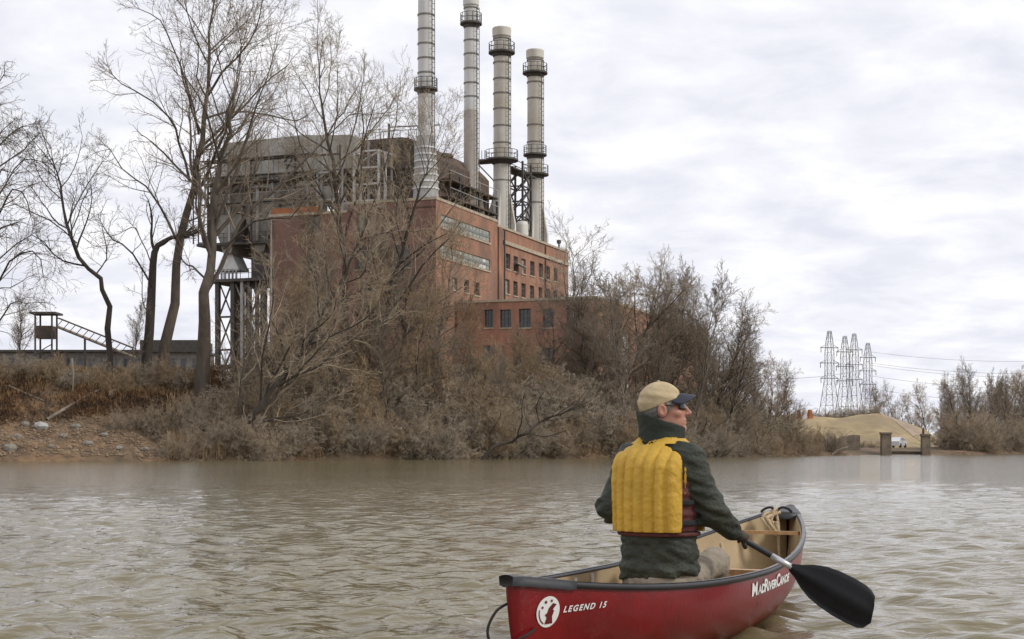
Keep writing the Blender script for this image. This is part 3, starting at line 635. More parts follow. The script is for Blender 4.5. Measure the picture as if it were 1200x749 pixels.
# bridge and lattice between the two
lt = empty('stack_lattice', tuple(BC + BV * SX + BU * ((on_x(588, 200, SX)[0] + on_x(627, 200, SX)[0]) / 2)), -TH); lt.location.z = rz2
tag(lt, 'dark steel lattice tower with a footbridge between the two rear smokestacks', 'steel tower')
gap = (on_x(627, 200, SX)[0] - on_x(588, 200, SX)[0]); zb_ = zp3(193) - rz2
for x in (-1.1, 1.1):
    for y in (-1.6, 1.6): MB().bar((x, y, 0.01), (x, y, zb_ + 1.2), .24).build('leg', M['steel'], lt)
nb = 5
for k in range(nb):
    z0 = zb_ * k / nb; z1 = zb_ * (k + 1) / nb
    for x in (-1.1, 1.1):
        MB().bar((x, -1.5, z0 + .1), (x, 1.5, z1), .14).build('brace', M['steel'], lt); MB().bar((x * .98, 1.5, z0 + .1), (x * .98, -1.5, z1), .14).build('brace', M['steel'], lt)
        MB().bar((x, -1.48, z1), (x, 1.48, z1), .16).build('beam', M['steel'], lt)
    for y in (-1.6, 1.6):
        MB().bar((-1, y, z0 + .1), (1, y, z1), .14).build('brace', M['steel'], lt); MB().bar((-.98, y, z1), (.98, y, z1), .16).build('beam', M['steel'], lt)
MB().box(-.8, .8, -gap / 2 + 2, gap / 2 - 1.8, zb_ - .1, zb_ + .12).build('footbridge', M['steel'], lt)
for x in (-.75, .75): MB().bar((x, -gap / 2 + 2, zb_ + 1.1), (x, gap / 2 - 1.8, zb_ + 1.1), .08).build('handrail', M['steel'], lt)
tk = MB().lathe(0, 0, [(.01, 3.5), (.7, 3.3), (.8, 2.8), (.8, 0.01)], 16).build('roof_tank', M['stack_beige'], None, True)
tk.location = BC + BV * (SX + 1.0) + BU * (on_x(612, 260, SX + 1)[0]); tk.location.z = rz2; tag(tk, 'small pale upright tank at the foot of the steel lattice tower', 'tank')

# ------------------------------------------------------------------ plant yard at the far left: conveyor, transfer tower, low shed
YD = 225.0
sh = empty('low_shed', (at(120, 410, YD).x, YD, 8.0)); tag(sh, 'long low grey shed behind the trees on the left bank', 'shed')
x0 = at(-60, 0, YD).x - sh.location.x; x1 = at(235, 0, YD).x - sh.location.x; zt_ = at(0, 407, YD).z - 8; zl_ = at(0, 413, YD).z - 8
MB().box(x0, x1, 0, 10, -1, zl_).build('wall', M['band_ring'], sh)
MB().prism([(x0 - .4, zl_ + .004), (x1 + .4, zl_ + .004), (x1 + .4, zl_ + .35), (x0 - .4, zl_ + .35)], -.6, 10.5).build('roof', M['steel'], sh)
for k in range(22):
    x = x0 + (x1 - x0) * (k + .5) / 22; MB().box(x - .35, x + .35, -.08, -.003, zl_ - 2.2, zl_ - .9).build('window', M['glass'], sh)
MB().box(x1 - 9, x1, .5, 9, zl_ + .354, zt_ + 1.1).build('roof_plant', M['steel'], sh)
tw = empty('transfer_tower', at(54, 415, YD - 3)); tw.location.z = 8.0; tag(tw, 'small steel conveyor tower with a flat canopy on the far left', 'tower')
ztw = at(0, 369, YD - 3).z - 8; zmd = at(0, 384, YD - 3).z - 8
for x in (-1.2, 1.2):
    for y in (-1.2, 1.2): MB().bar((x, y, -.5), (x, y, ztw), .22).build('post', M['steel'], tw)
MB().box(-1.9, 1.9, -1.9, 1.9, ztw + .01, ztw + .3).build('canopy', M['steel'], tw)
MB().box(-1.15, 1.15, -1.15, 1.15, zmd - 1.6, zmd + .2).build('cabin', M['rust'], tw)
for k in range(3): MB().bar((-1.2, -1.33, zmd - 2.5 - k * 1.4 - 1.4), (1.2, -1.33, zmd - 2.5 - k * 1.4), .12).build('brace', M['steel'], tw)
cv = empty('conveyor', at(68, 384, YD - 4)); tag(cv, 'sloping lattice conveyor gallery running down from the small tower', 'conveyor')
dv = at(158, 420, YD - 4) - at(68, 384, YD - 4)
for y in (-.9, .9):
    for dz in (0, 1.4): MB().bar((0, y, dz), (dv.x, y, dv.z + dz), .18).build('chord', M['steel' if y < 0 else 'coping'], cv)
for k in range(12):
    a = k / 12; b_ = (k + 1) / 12
    MB().bar((dv.x * a, -.9, dv.z * a), (dv.x * b_, -.9, dv.z * b_ + 1.4), .09).build('brace', M['steel'], cv)
MB().bar((0, 0, .2), (dv.x, 0, dv.z + .2), 1.4, .2).build('belt', M['coping'], cv)
for k in (.35, .7, .98): MB().bar((dv.x * k, 0, dv.z * k), (dv.x * k, 0, 7.5 - cv.location.z), .25).build('trestle', M['steel'], cv)

# ------------------------------------------------------------------ far right: pylons, wires, abutments, car
PY = []
def pylon(px, top, base, Y, label):
    b0 = at(px, base, Y); hgt = at(px, top, Y).z - b0.z; r_ = empty('transmission_pylon', b0, R(12)); tag(r_, label, 'pylon', 'lattice pylons behind the hill')
    wb = 3.4; ww = 1.25; zw = hgt * .52
    def wid(z): return wb + (ww - wb) * min(1, z / zw) if z < zw else ww - (ww - .5) * max(0, (z - hgt * .82) / (hgt * .18))
    nz = 9; zs_ = [hgt * (k / nz) for k in range(nz + 1)]
    for sx_ in (-1, 1):
        for sy_ in (-1, 1): 
            MB().tube([(sx_ * wid(z), sy_ * wid(z), z) for z in zs_], .12, 4).build('leg', M['pylon'], r_)
    for k in range(nz):
        a, b_ = wid(zs_[k]), wid(zs_[k + 1]); m_ = MB()
        for s_ in (-1, 1):
            m_.bar((-a, s_ * a, zs_[k]), (b_, s_ * b_, zs_[k + 1]), .06).bar((a, s_ * a, zs_[k]), (-b_, s_ * b_, zs_[k + 1]), .06)
            m_.bar((s_ * a, -a, zs_[k]), (s_ * b_, b_, zs_[k + 1]), .06).bar((s_ * a, a, zs_[k]), (s_ * b_, -b_, zs_[k + 1]), .06)
            m_.bar((-b_, s_ * b_, zs_[k + 1]), (b_, s_ * b_, zs_[k + 1]), .09)
        m_.build('bracing', M['pylon'], r_)
    for fz in (.5, .66, .82):
        z = hgt * fz; a = 3.5 if fz != .66 else 3.7
        MB().bar((-a, 0, z + .2), (a, 0, z + .2), .28).bar((-a, 0, z + .2), (-1.4, 0, z + 1.3), .14).bar((a, 0, z + .2), (1.4, 0, z + 1.3), .14).build('crossarm', M['pylon'], r_)
        PY.append((r_, a, z))
        for s_ in (-a + .2, a - .2): MB().tube([(s_, 0, z + .05), (s_, 0, z - 1.6)], .14, 5).build('insulator', M['pylon'], r_)
    return r_
pyl = [pylon(972, 388, 500, 560, 'leftmost of the four lattice pylons behind the hill, square topped'), pylon(990, 394, 500, 590, 'second lattice pylon from the left behind the hill'),
       pylon(1001, 391, 500, 600, 'third lattice pylon from the left, with a rounded tip'), pylon(1017, 402, 500, 620, 'rightmost and lowest looking of the four lattice pylons')]
def wire(a, b, sag, r_, label):
    a = Vector(a); b = Vector(b); pts = [a.lerp(b, i / 24) - Vector((0, 0, sag * 4 * (i / 24) * (1 - i / 24))) for i in range(25)]
    o = MB().tube(pts, r_, 4).build('power_line', M['wire']); tag(o, label, 'power line', 'power lines across the sky on the right'); return o
words = ['lowest', 'second lowest', 'middle', 'second highest', 'highest']
for k, (pa, ya, yb) in enumerate([(1017, 455, 452), (1017, 440, 438), (1020, 428, 447), (1017, 425, 424), (1017, 412, 408)]):
    wire(at(pa, ya, 620), at(1420, ya + 4 - 3 * k, 560), 5, .05, f'{words[k]} thin power line running right from the last pylon')
wire(at(600, 415, 168), at(1010, 433, 560), 3, .05, 'thin power line strung from the brick wing towards the pylons')
for px, wpx, top, lab in ((1038, 11, 509, 'weathered square concrete pier with crumbling top, left of the pair at the water'), (1084.5, 9.5, 511, 'weathered square concrete pier with a post on top, right of the pair')):
    Y = 178.0; P = at(px, 533, Y); r_ = empty('bridge_pier', (P.x, Y, -.3)); tag(r_, lab, 'pier', 'concrete piers at the shore')
    wd = wpx * Y / F; zt_ = at(px, top, Y).z + .3; m_ = MB(); rg = random.Random(px)
    m_.tube([(0, 0, 0), (0, 0, zt_ * .3), (0.02, 0, zt_ * .62), (0, 0, zt_)], [wd * .74, wd * .70, wd * .69, wd * .68], 4); ob = m_.build('shaft', M['concrete'], r_); ob.rotation_euler.z = PI / 4
    MB().box(-wd * .56, wd * .56, -wd * .56, wd * .56, zt_ + .003, zt_ + .22).build('cap', M['concrete'], r_)
    if px > 1050: MB().bar((-.25, 0, zt_ + .22), (-.25, 0, zt_ + .9), .22).build('post', M['rust'], r_)
ab = MB(); P = at(997, 512, 181); ab.prism([(-1.1, -.4), (1.1, -.4), (1.1, 2.1), (.4, 2.15), (-.5, 2.0), (-1.1, 1.7)], 0, 2.4)
o = ab.build('old_abutment', M['concrete']); o.location = (P.x, 181, .2); tag(o, 'low broken concrete abutment beside the brush, left of the two piers', 'abutment')
bx_ = MB().box(-.9, .9, -.9, .9, 0, 1.2).box(-1.05, 1.05, -1.05, 1.05, 1.203, 1.4).build('utility_box', M['concrete']); P = at(1114, 525, 190); bx_.location = (P.x, 190, gz(P.x, 190) - .05)
tag(bx_, 'small grey utility box at the foot of the right bank trees', 'utility box')
beam = MB().bar((0, 0, 0), (at(1079, 532, 178).x - at(1044, 532, 178).x, 0, -.05), .5, .35).build('fallen_beam', M['bark_dark']); beam.location = at(1044, 530.5, 178.3); tag(beam, 'dark timber lying at the waterline between the two piers', 'timber')

# white car seen end-on behind the piers
P = at(1051, 524, 208); car = empty('parked_car', (P.x, 208, max(gz(P.x, 208), float(hill_z(np.array([P.x]), np.array([208.]))[0])) + .02), R(62)); tag(car, 'white car parked on the low ground below the grassy hill', 'car')
side = [(-2.1, .3), (2.1, .3), (2.15, .65), (2.0, .85), (1.1, .95), (.45, 1.42), (-1.1, 1.45), (-1.75, 1.0), (-2.12, .9)]
MB().prism(side, -.85, .85).build('body', M['car_white'], car)
MB().prism([(-1.55, 1.02), (.95, 1.0), (.42, 1.36), (-1.05, 1.38)], -.862, .862).build('window', M['glass'], car)
MB().quad((1.04, -.7, 1.0), (1.04, .7, 1.0), (.52, .62, 1.40), (.52, -.62, 1.40)).build('windscreen', M['glass'], car)
for x in (-1.35, 1.35):
    for y in (-.8, .8): MB().tube([(x, y - .1, .32), (x, y + .1, .32)], .32, 16).build('wheel', M['tyre'], car)
for i, (px, col) in enumerate(((936, 'orange'), (943, 'white'), (949, 'orange'))):
    P = at(px, 484, 232); zz0 = max(gz(P.x, 232), float(hill_z(np.array([P.x]), np.array([232.]))[0])) - .05
    m_ = MB().prism([(-.55, 0), (.55, 0), (.3, .35), (.16, 1.35), (-.16, 1.35), (-.3, .35)], -.3, .3)
    o = m_.build('road_barrier', M[col]); o.location = (P.x, 232, zz0); o.rotation_euler.z = .2 * i
    tag(o, ['left orange barrier on the crest at the left end of the hill', 'white barrier between two orange ones on the hill crest', 'right orange barrier on the crest at the left end of the hill'][i], 'barrier', 'barriers on the hill crest')
# ------------------------------------------------------------------ bare trees
class TB:                                # fast tube collector
    def __init__(s): s.v = []; s.f = []; s.n = 0
    def tube(s, pts, rad, n):
        P = np.asarray(pts, float); m = len(P); rad = np.asarray(rad, float)
        D = np.empty_like(P); D[1:-1] = P[2:] - P[:-2]; D[0] = P[1] - P[0]; D[-1] = P[-1] - P[-2]
        D /= np.linalg.norm(D, axis=1, keepdims=True) + 1e-9
        ref = np.array((.31, .87, .38)) if abs(D[0, 0] * .31 + D[0, 1] * .87 + D[0, 2] * .38) < .85 else np.array((.9, -.3, .3))
        Xa = np.cross(D, ref); Xa /= np.linalg.norm(Xa, axis=1, keepdims=True) + 1e-9; Ya = np.cross(D, Xa)
        a = np.arange(n) * 2 * PI / n
        V = P[:, None] + rad[:, None, None] * (np.cos(a)[None, :, None] * Xa[:, None] + np.sin(a)[None, :, None] * Ya[:, None])
        s.v.append(V.reshape(-1, 3))
        i = (np.arange(m - 1) * n)[:, None]; k = np.arange(n)[None]; k2 = (k + 1) % n
        s.f.append((np.stack([i + k, i + k2, i + n + k2, i + n + k], -1).reshape(-1, 4) + s.n)); s.n += m * n
    def build(s, name, mat, parent):
        if not s.v: return None
        return link(name, np_mesh(name, np.concatenate(s.v), np.concatenate(s.f)), mat, parent, True)
    def twigs(s, q, nd, cl, r, up, rg):
        n = len(q); p1 = q + nd * (cl * .45)[:, None]; d2 = nd + rg.normal(size=(n, 3)) * .28 + np.array((0, 0, up * 2)); d2 /= np.linalg.norm(d2, axis=1, keepdims=True); p2 = p1 + d2 * (cl * .55)[:, None]
        a = np.cross(nd, np.array((.31, .87, .38))); a /= np.linalg.norm(a, axis=1, keepdims=True) + 1e-9; b = np.cross(nd, a); V = []
        for p, k in ((q, 1.0), (p1, .8), (p2, .5)):
            for an in (0, 2.094, 4.189): V.append(p + (a * math.cos(an) + b * math.sin(an)) * (r * k)[:, None])
        V = np.stack(V, 1).reshape(-1, 3); base = (np.arange(n) * 9)[:, None, None] + s.n
        f = np.array([(i * 3 + k, i * 3 + (k + 1) % 3, i * 3 + 3 + (k + 1) % 3, i * 3 + 3 + k) for i in (0, 1) for k in range(3)])[None]
        s.v.append(V); s.f.append((base + f).reshape(-1, 4)); s.n += n * 9
def unit(v): return v / (np.linalg.norm(v) + 1e-9)
SIDES = [9, 6, 4, 3, 3, 3]
def branch(tbs, p, d, L, r, lvl, S, rg, path=None, radii=None):
    if path is None:
        n = S['seg'][min(lvl, len(S['seg']) - 1)]; pts = [p]; q = p.copy()
        for i in range(n):
            d = unit(d + rg.normal(size=3) * S['wig'] + np.array((0, 0, S['up'][min(lvl, len(S['up']) - 1)])))
            q = q + d * (L / n); pts.append(q)
        pts = np.array(pts); rads = r * np.linspace(1, .35, n + 1)
    else:
        pts = np.array(path, float); rads = np.array(radii, float); L = np.linalg.norm(np.diff(pts, axis=0), axis=1).sum()
        pe = np.concatenate([pts[:1] * 2 - pts[1:2], pts, pts[-1:] * 2 - pts[-2:-1]]); mid = (-pe[:-3] + 9 * pe[1:-2] + 9 * pe[2:-1] - pe[3:]) / 16 + rg.normal(size=(len(pts) - 1, 3)) * L * .008
        P2 = np.empty((2 * len(pts) - 1, 3)); P2[::2] = pts; P2[1::2] = mid; r2 = np.empty(len(P2)); r2[::2] = rads; r2[1::2] = (rads[1:] + rads[:-1]) / 2; pts, rads = P2, r2
    if lvl == 0: rads = rads * (1 + rg.normal(size=len(rads)) * .07)
    rads = np.maximum(rads, S['rmin'])
    tbs[0 if lvl <= S['tl'] else 1].tube(pts, rads, SIDES[min(lvl, 5)])
    if lvl >= S['max']: return
    nc = S['nch'][lvl]
    if path is not None or lvl == 1:      # carry the limb on past its end in finer wood
        for _ in range(3 if path is not None else 1): branch(tbs, pts[-1], unit(unit(pts[-1] - pts[-2]) + rg.normal(size=3) * .35), L * rg.uniform(.16, .3), max(rads[-1] * .85, S['rmin']), lvl + 1 + (path is None), S, rg) if lvl + 1 + (path is None) < S['max'] else None
    if path is not None or lvl <= 1: nc = max(2, int(nc * S.get('dens', 1)))
    m = len(pts) - 1; az = rg.random() * 6.28
    if lvl + 1 >= S['max']:
        t = np.minimum(S['t0'][lvl] + (1 - S['t0'][lvl]) * (np.arange(nc) + rg.random(nc)) / nc, .999); i = (t * m).astype(int); fr = (t * m - i)[:, None]
        q = pts[i] * (1 - fr) + pts[i + 1] * fr; dd = pts[i + 1] - pts[i]; dd /= np.linalg.norm(dd, axis=1, keepdims=True)
        a = np.cross(dd, np.array((.3, .5, .81))); a /= np.linalg.norm(a, axis=1, keepdims=True) + 1e-9; b = np.cross(dd, a)
        az = az + 2.4 * np.arange(nc) + rg.normal(size=nc) * .5; an = S['ang'][lvl] * (1 + rg.normal(size=nc) * .22)
        nd = dd * np.cos(an)[:, None] + (a * np.cos(az)[:, None] + b * np.sin(az)[:, None]) * np.sin(an)[:, None]
        tbs[1].twigs(q, nd, S['len'][lvl] * L * (1.15 - .65 * t) * rg.uniform(.65, 1.25, nc), np.maximum(rads[i] * .6, S['rmin']), S['up'][-1], rg); return
    for k in range(nc):
        t = S['t0'][lvl] + (1 - S['t0'][lvl]) * (k + rg.random()) / nc; t = min(t, .999); i = int(t * m); fr = t * m - i
        q = pts[i] * (1 - fr) + pts[i + 1] * fr; dd = unit(pts[i + 1] - pts[i]); rq = rads[i] * (1 - fr) + rads[i + 1] * fr
        az += 2.4 + rg.normal() * .5
        a = unit(np.cross(dd, np.array((.3, .2, .93)) if abs(dd[2]) < .9 else np.array((1., 0, 0)))); b = np.cross(dd, a)
        an = S['ang'][lvl] * (1 + rg.normal() * .22)
        nd = unit(dd * math.cos(an) + (a * math.cos(az) + b * math.sin(az)) * math.sin(an))
        cl = S['len'][lvl] * (L if S.get('rel', True) else 1) * (1.15 - .65 * t) * rg.uniform(.65, 1.25)
        branch(tbs, q, nd, cl, min(rq * .55, r * S['rr'] if r else rq * .5), lvl + 1, S, rg)
BASE = dict(seg=[8, 6, 5, 4, 3], wig=.16, up=[.04, .09, .08, .05, .03], rmin=.010, tl=1, max=4, nch=[12, 8, 6, 4], t0=[.3, .15, .15, .1], ang=[.8, .75, .7, .65], len=[.42, .5, .5, .55], rr=.42)
def photo_tree(name, label, Y, trunk, r0, r1, limbs, S, seed, mats=('bark', 'twig_grey'), group=None, dz=0, depth_spread=4.0):
    rg = np.random.default_rng(seed); S = {**BASE, **S}
    pts = [np.array(at(px, py, Y + d_ if False else Y)) for px, py in trunk for d_ in (0,)]
    base = pts[0].copy(); base[2] = min(base[2], gz(base[0], base[1])) - .2
    pts[0] = base
    pts = [p + np.array((0, (rg.normal() * .35 if i else 0), 0)) for i, p in enumerate(pts)]
    org = pts[0].copy(); root = empty(name, tuple(org)); tag(root, label, 'tree', group)
    tbs = (TB(), TB()); n = len(pts)
    tr = np.array(pts) - org; rad = r0 + (r1 - r0) * np.linspace(0, 1, n) ** .8
    branch(tbs, None, None, 0, rad[0], 0, S, rg, tr, rad)
    # root flare
    fl = np.array([tr[0] + (0, 0, -.3), tr[0] + (0, 0, .25), tr[0] + (tr[1] - tr[0]) * .25]); tbs[0].tube(fl, [r0 * 1.7, r0 * 1.3, r0 * 1.0], 10)
    for lb in limbs:
        pr = lb[0] * .72; path = lb[1:]
        yy = Y; k = rg.choice([-1, 1]) * depth_spread
        lp = [np.array(at(px, py, Y)) + np.array((0, k * (i / max(1, len(path) - 1)) ** 1.2, 0)) - org for i, (px, py) in enumerate(path)]
        # start on the trunk
        j = np.argmin(np.linalg.norm(tr - lp[0], axis=1)); 
        rr_ = np.linspace(pr, max(.03, pr * .22), len(lp)); branch(tbs, None, None, 0, pr, 1, S, rg, lp, rr_)
    tbs[0].build('trunk', M[mats[0]], root); tbs[1].build('crown', M[mats[1]], root)
    return root

photo_tree('sycamore_tree', 'tallest bare tree on the left bank, leaning right, reaching the top of the picture', 118,
    [(186, 452), (193, 405), (205, 310), (217, 250), (231, 190), (240, 130), (246, 65), (250, 4)], .50, .06,
    [(.16, (208, 284), (186, 242), (165, 214), (132, 190), (113, 163)), (.17, (222, 212), (212, 170), (203, 142), (168, 116), (148, 103)), (.13, (233, 158), (222, 105), (210, 66), (198, 36), (178, 28)),
     (.15, (240, 118), (262, 88), (283, 74), (308, 44), (317, 20)), (.12, (226, 205), (246, 190), (272, 150), (290, 118), (303, 92)), (.10, (244, 75), (232, 45), (228, 15)), (.09, (246, 60), (262, 34), (270, 5)), (.1, (214, 262), (238, 246), (262, 212))],
    dict(nch=[12, 9, 6, 5], t0=[.45, .2, .12, .1], dens=1.0), 11, ('bark', 'twig_mid'))
photo_tree('broken_tree', 'dead broken trunk beside the tallest tree, its top snapped over', 117.5,
    [(172, 455), (175, 390), (177, 330), (180, 296), (190, 284), (200, 277)], .46, .16,
    [(.12, (178, 335), (160, 300), (142, 286), (134, 268)), (.07, (178, 318), (168, 292), (150, 262), (130, 262)), (.06, (176, 370), (160, 345), (152, 310))], dict(nch=[3, 5, 5, 3], t0=[.5, .2, .15, .1], max=4), 12, ('bark_dark', 'twig_silhouette'))
photo_tree('vine_covered_tree', 'thick dark vine wrapped tree right of the tallest one, in front of the steel legs', 115,
    [(233, 492), (237, 410), (242, 345), (248, 290), (251, 235), (258, 180), (266, 130), (276, 85)], .60, .05,
    [(.24, (243, 340), (268, 285), (292, 240), (320, 214), (362, 168), (402, 122)), (.16, (247, 300), (232, 262), (226, 212), (221, 165), (214, 130)), (.17, (249, 275), (270, 225), (292, 172), (312, 122), (330, 82)),
     (.12, (252, 230), (240, 190), (238, 150)), (.11, (258, 190), (285, 150), (300, 110)), (.13, (244, 330), (222, 310), (205, 300), (190, 250)), (.12, (262, 292), (300, 262), (345, 262), (372, 235))],
    dict(nch=[11, 8, 6, 5], t0=[.35, .2, .12, .1], dens=1.0), 13, ('bark', 'twig_mid'))
photo_tree('crooked_tree', 'thin crooked bare tree bending left, near the left edge', 117,
    [(128, 436), (125, 385), (121, 340), (106, 316), (88, 280), (75, 245), (69, 215), (66, 200)], .27, .05,
    [(.09, (112, 322), (118, 300), (104, 262)), (.08, (90, 285), (66, 262), (40, 250)), (.07, (84, 270), (104, 240), (120, 232))], dict(nch=[11, 7, 5, 3], t0=[.4, .2, .15, .1]), 14, ('bark_dark', 'twig_silhouette'))
photo_tree('drooping_tree', 'drooping tangled bare tree cut by the left edge of the picture', 113,
    [(-42, 440), (-38, 380), (-30, 310), (-22, 250), (-15, 190), (-8, 150)], .40, .08,
    [(.15, (-36, 370), (-5, 345), (20, 310), (52, 300), (70, 330)), (.14, (-31, 320), (-5, 270), (18, 235), (40, 232), (56, 262)), (.12, (-25, 270), (0, 215), (15, 180), (30, 178)), (.13, (-38, 390), (0, 385), (25, 360), (50, 362)), (.1, (-15, 190), (5, 150), (18, 132)), (.10, (-38, 350), (-5, 300), (25, 270), (44, 290))],
    dict(nch=[10, 9, 6, 4], up=[.02, .0, -.06, -.05, -.03], wig=.22, t0=[.3, .15, .1, .1]), 15, ('bark_dark', 'twig_silhouette'))
photo_tree('upright_tree', 'bare tree with a round crown in front of the brick front wall', 124,
    [(402, 470), (404, 400), (404, 330), (398, 270), (392, 215), (383, 165), (377, 120), (374, 92)], .36, .05,
    [(.14, (404, 330), (425, 275), (445, 225), (462, 175), (470, 135)), (.12, (398, 265), (372, 215), (356, 175), (345, 130)), (.11, (392, 215), (412, 170), (425, 130), (432, 105)), (.10, (404, 300), (370, 262), (345, 240), (325, 205)), (.09, (386, 180), (398, 140), (402, 100))],
    dict(nch=[13, 9, 6, 4], t0=[.35, .2, .12, .1]), 16, ('bark', 'twig_grey'))
photo_tree('leaning_tree', 'dark bare tree leaning right in front of the corner of the hall', 121,
    [(428, 500), (440, 430), (455, 362), (470, 305), (482, 258), (494, 215), (502, 190)], .30, .04,
    [(.11, (455, 362), (440, 310), (432, 262), (430, 235)), (.10, (468, 310), (500, 290), (526, 282)), (.09, (440, 430), (480, 385), (515, 350), (540, 330)), (.08, (482, 258), (470, 220), (466, 196))],
    dict(nch=[13, 9, 6, 4], t0=[.3, .2, .12, .1]), 17, ('bark_dark', 'twig'))
photo_tree('sprawling_tree', 'sprawling tree at the waterline with dark limbs leaning up to the right', 108,
    [(262, 530), (285, 500), (315, 462), (345, 425), (378, 370), (402, 322), (420, 282)], .32, .05,
    [(.15, (275, 512), (310, 492), (345, 486), (390, 462)), (.12, (305, 475), (310, 420), (326, 360), (330, 322)), (.12, (330, 445), (372, 428), (420, 388), (450, 368)), (.1, (285, 500), (278, 450), (288, 400), (284, 350))],
    dict(nch=[14, 10, 6, 4], t0=[.2, .15, .1, .1], wig=.2), 18, ('bark_dark', 'twig'))
photo_tree('slender_tree', 'slender pale stemmed tree in front of the annex left of the big spreading tree', 142,
    [(670, 505), (671, 440), (670, 390), (671, 350), (672, 320), (673, 300)], .2, .03,
    [(.06, (671, 375), (662, 345), (658, 325)), (.06, (671, 360), (686, 335), (692, 315))], dict(nch=[12, 6, 5, 3], t0=[.35, .2, .15, .1]), 19, ('bark_pale', 'twig_grey'))
photo_tree('spreading_tree', 'wide spreading bare tree behind the canoeist, left of his cap', 141,
    [(706, 520), (718, 480), (735, 445), (750, 410), (762, 378), (770, 348)], .24, .04,
    [(.12, (720, 470), (716, 420), (718, 385), (714, 355)), (.12, (733, 448), (768, 415), (795, 388), (812, 370)), (.10, (748, 412), (743, 380), (740, 352)), (.09, (757, 388), (783, 360), (796, 345)), (.08, (712, 500), (692, 450), (687, 410), (682, 380))],
    dict(nch=[14, 10, 6, 4], t0=[.25, .15, .1, .1]), 20, ('bark_dark', 'twig'))
photo_tree('arching_snag', 'dark bare limb arching out over the water from the brush', 117,
    [(560, 536), (578, 524), (600, 518), (618, 508), (632, 495), (655, 486), (678, 476)], .17, .05,
    [(.05, (618, 508), (640, 512), (662, 505)), (.05, (632, 495), (628, 478), (636, 462))], dict(nch=[7, 4, 4, 2], t0=[.4, .3, .2, .1], max=3), 21, ('bark_dark', 'twig'))

# prototypes for the many
def proto_tree(seed, h, r, S, mats):
    rg = np.random.default_rng(seed); S = {**BASE, **S}; tbs = (TB(), TB())
    n = 8; pts = [np.zeros(3)]; d = np.array((rg.normal() * .12, rg.normal() * .12, 1))
    for i in range(n): d = unit(d + rg.normal(size=3) * .10 + (0, 0, .1)); pts.append(pts[-1] + d * h / n)
    branch(tbs, None, None, 0, r, 0, S, rg, np.array(pts), r * np.linspace(1, .14, n + 1))
    root = empty('bare_tree'); tbs[0].build('trunk', M[mats[0]], root); tbs[1].build('crown', M[mats[1]], root); return root
def proto_shrub(seed, h, nst, S, mats, spread=.5):
    rg = np.random.default_rng(seed); S = {**BASE, **S}; tbs = (TB(), TB())
    for k in range(nst):
        a = rg.random() * 6.28; tl = abs(rg.normal()) * spread; d = unit(np.array((math.cos(a) * tl, math.sin(a) * tl, 1)))
        p = np.array((math.cos(a), math.sin(a), 0)) * rg.random() * h * .10 - (0, 0, .3)
        branch(tbs, p, d, h * rg.uniform(.55, 1.1), .035 + .05 * rg.random(), 1, S, rg)
    root = empty('bare_shrub'); tbs[0].build('stems', M[mats[0]], root); tbs[1].build('twigs', M[mats[1]], root); return root
TS = dict(nch=[20, 9, 6, 4], t0=[.18, .15, .1, .1], len=[.42, .5, .5, .5])
pt = [proto_tree(31, 12, .17, TS, ('bark', 'twig_mid')), proto_tree(32, 12, .19, {**TS, 'ang': [.6, .7, .7, .6]}, ('bark_dark', 'twig_mid')), proto_tree(33, 12, .15, {**TS, 'ang': [.95, .8, .7, .6], 'wig': .22}, ('bark', 'twig_warm')),
      proto_tree(34, 12, .16, {**TS, 'ang': [.5, .6, .6, .6]}, ('bark_pale', 'twig_mid'))]
SS = dict(nch=[0, 13, 9, 5], t0=[0, .12, .1, .1], len=[0, .40, .42, .5], wig=.25, up=[0, .03, .02, 0, 0], max=4, rmin=.011)
ps_ = [proto_shrub(41, 6, 16, SS, ('bark_pale', 'twig')), proto_shrub(42, 6, 18, {**SS, 'up': [0, -.02, -.03, -.02, 0]}, ('bark_dark', 'twig_grey'), .75), proto_shrub(43, 6, 15, {**SS, 'wig': .3}, ('bark_pale', 'twig_warm'), .6),
       proto_shrub(44, 6, 20, {**SS, 'up': [0, -.07, -.06, -.03, 0]}, ('bark', 'twig'), .95)]
used = {}
TOP = [max(max(v_.co.z for v_ in c.data.vertices) for c in p.children) for p in pt]
def put(protos, px, Y, h, href, name, label, cat, group, rg, kind=None, zoff=-.15, idx=None):
    i = rg.integers(len(protos)) if idx is None else idx; p = protos[i]; key = id(p)
    if protos is pt: href = TOP[i] * (.88 if px < 945 else .76)
    if key not in used: o = p; used[key] = True
    else: o = copy_tree(p)
    X = (px - CX) * Y / F; z = gz(X, Y)
    if az_hill(X, Y): z = max(z, float(hill_z(np.array([X]), np.array([Y]))[0]))
    o.name = name; o.location = (X, Y, z + zoff); s_ = h / href; o.scale = (s_ * rg.uniform(.85, 1.15), s_ * rg.uniform(.85, 1.15), s_); o.rotation_euler = (rg.normal() * .06, rg.normal() * .06, rg.random() * 6.28)
    tag(o, label, cat, group); return o
def az_hill(X, Y): return 200 < Y < 290 and 22 < X < 98
def shoreY(px):        # distance of the shore along a picture column
    Ys = np.linspace(85, 260, 351); d = shore_dist((px - CX) * Ys / F, Ys); return float(Ys[np.argmax(d > 0)])
rg = np.random.default_rng(99)
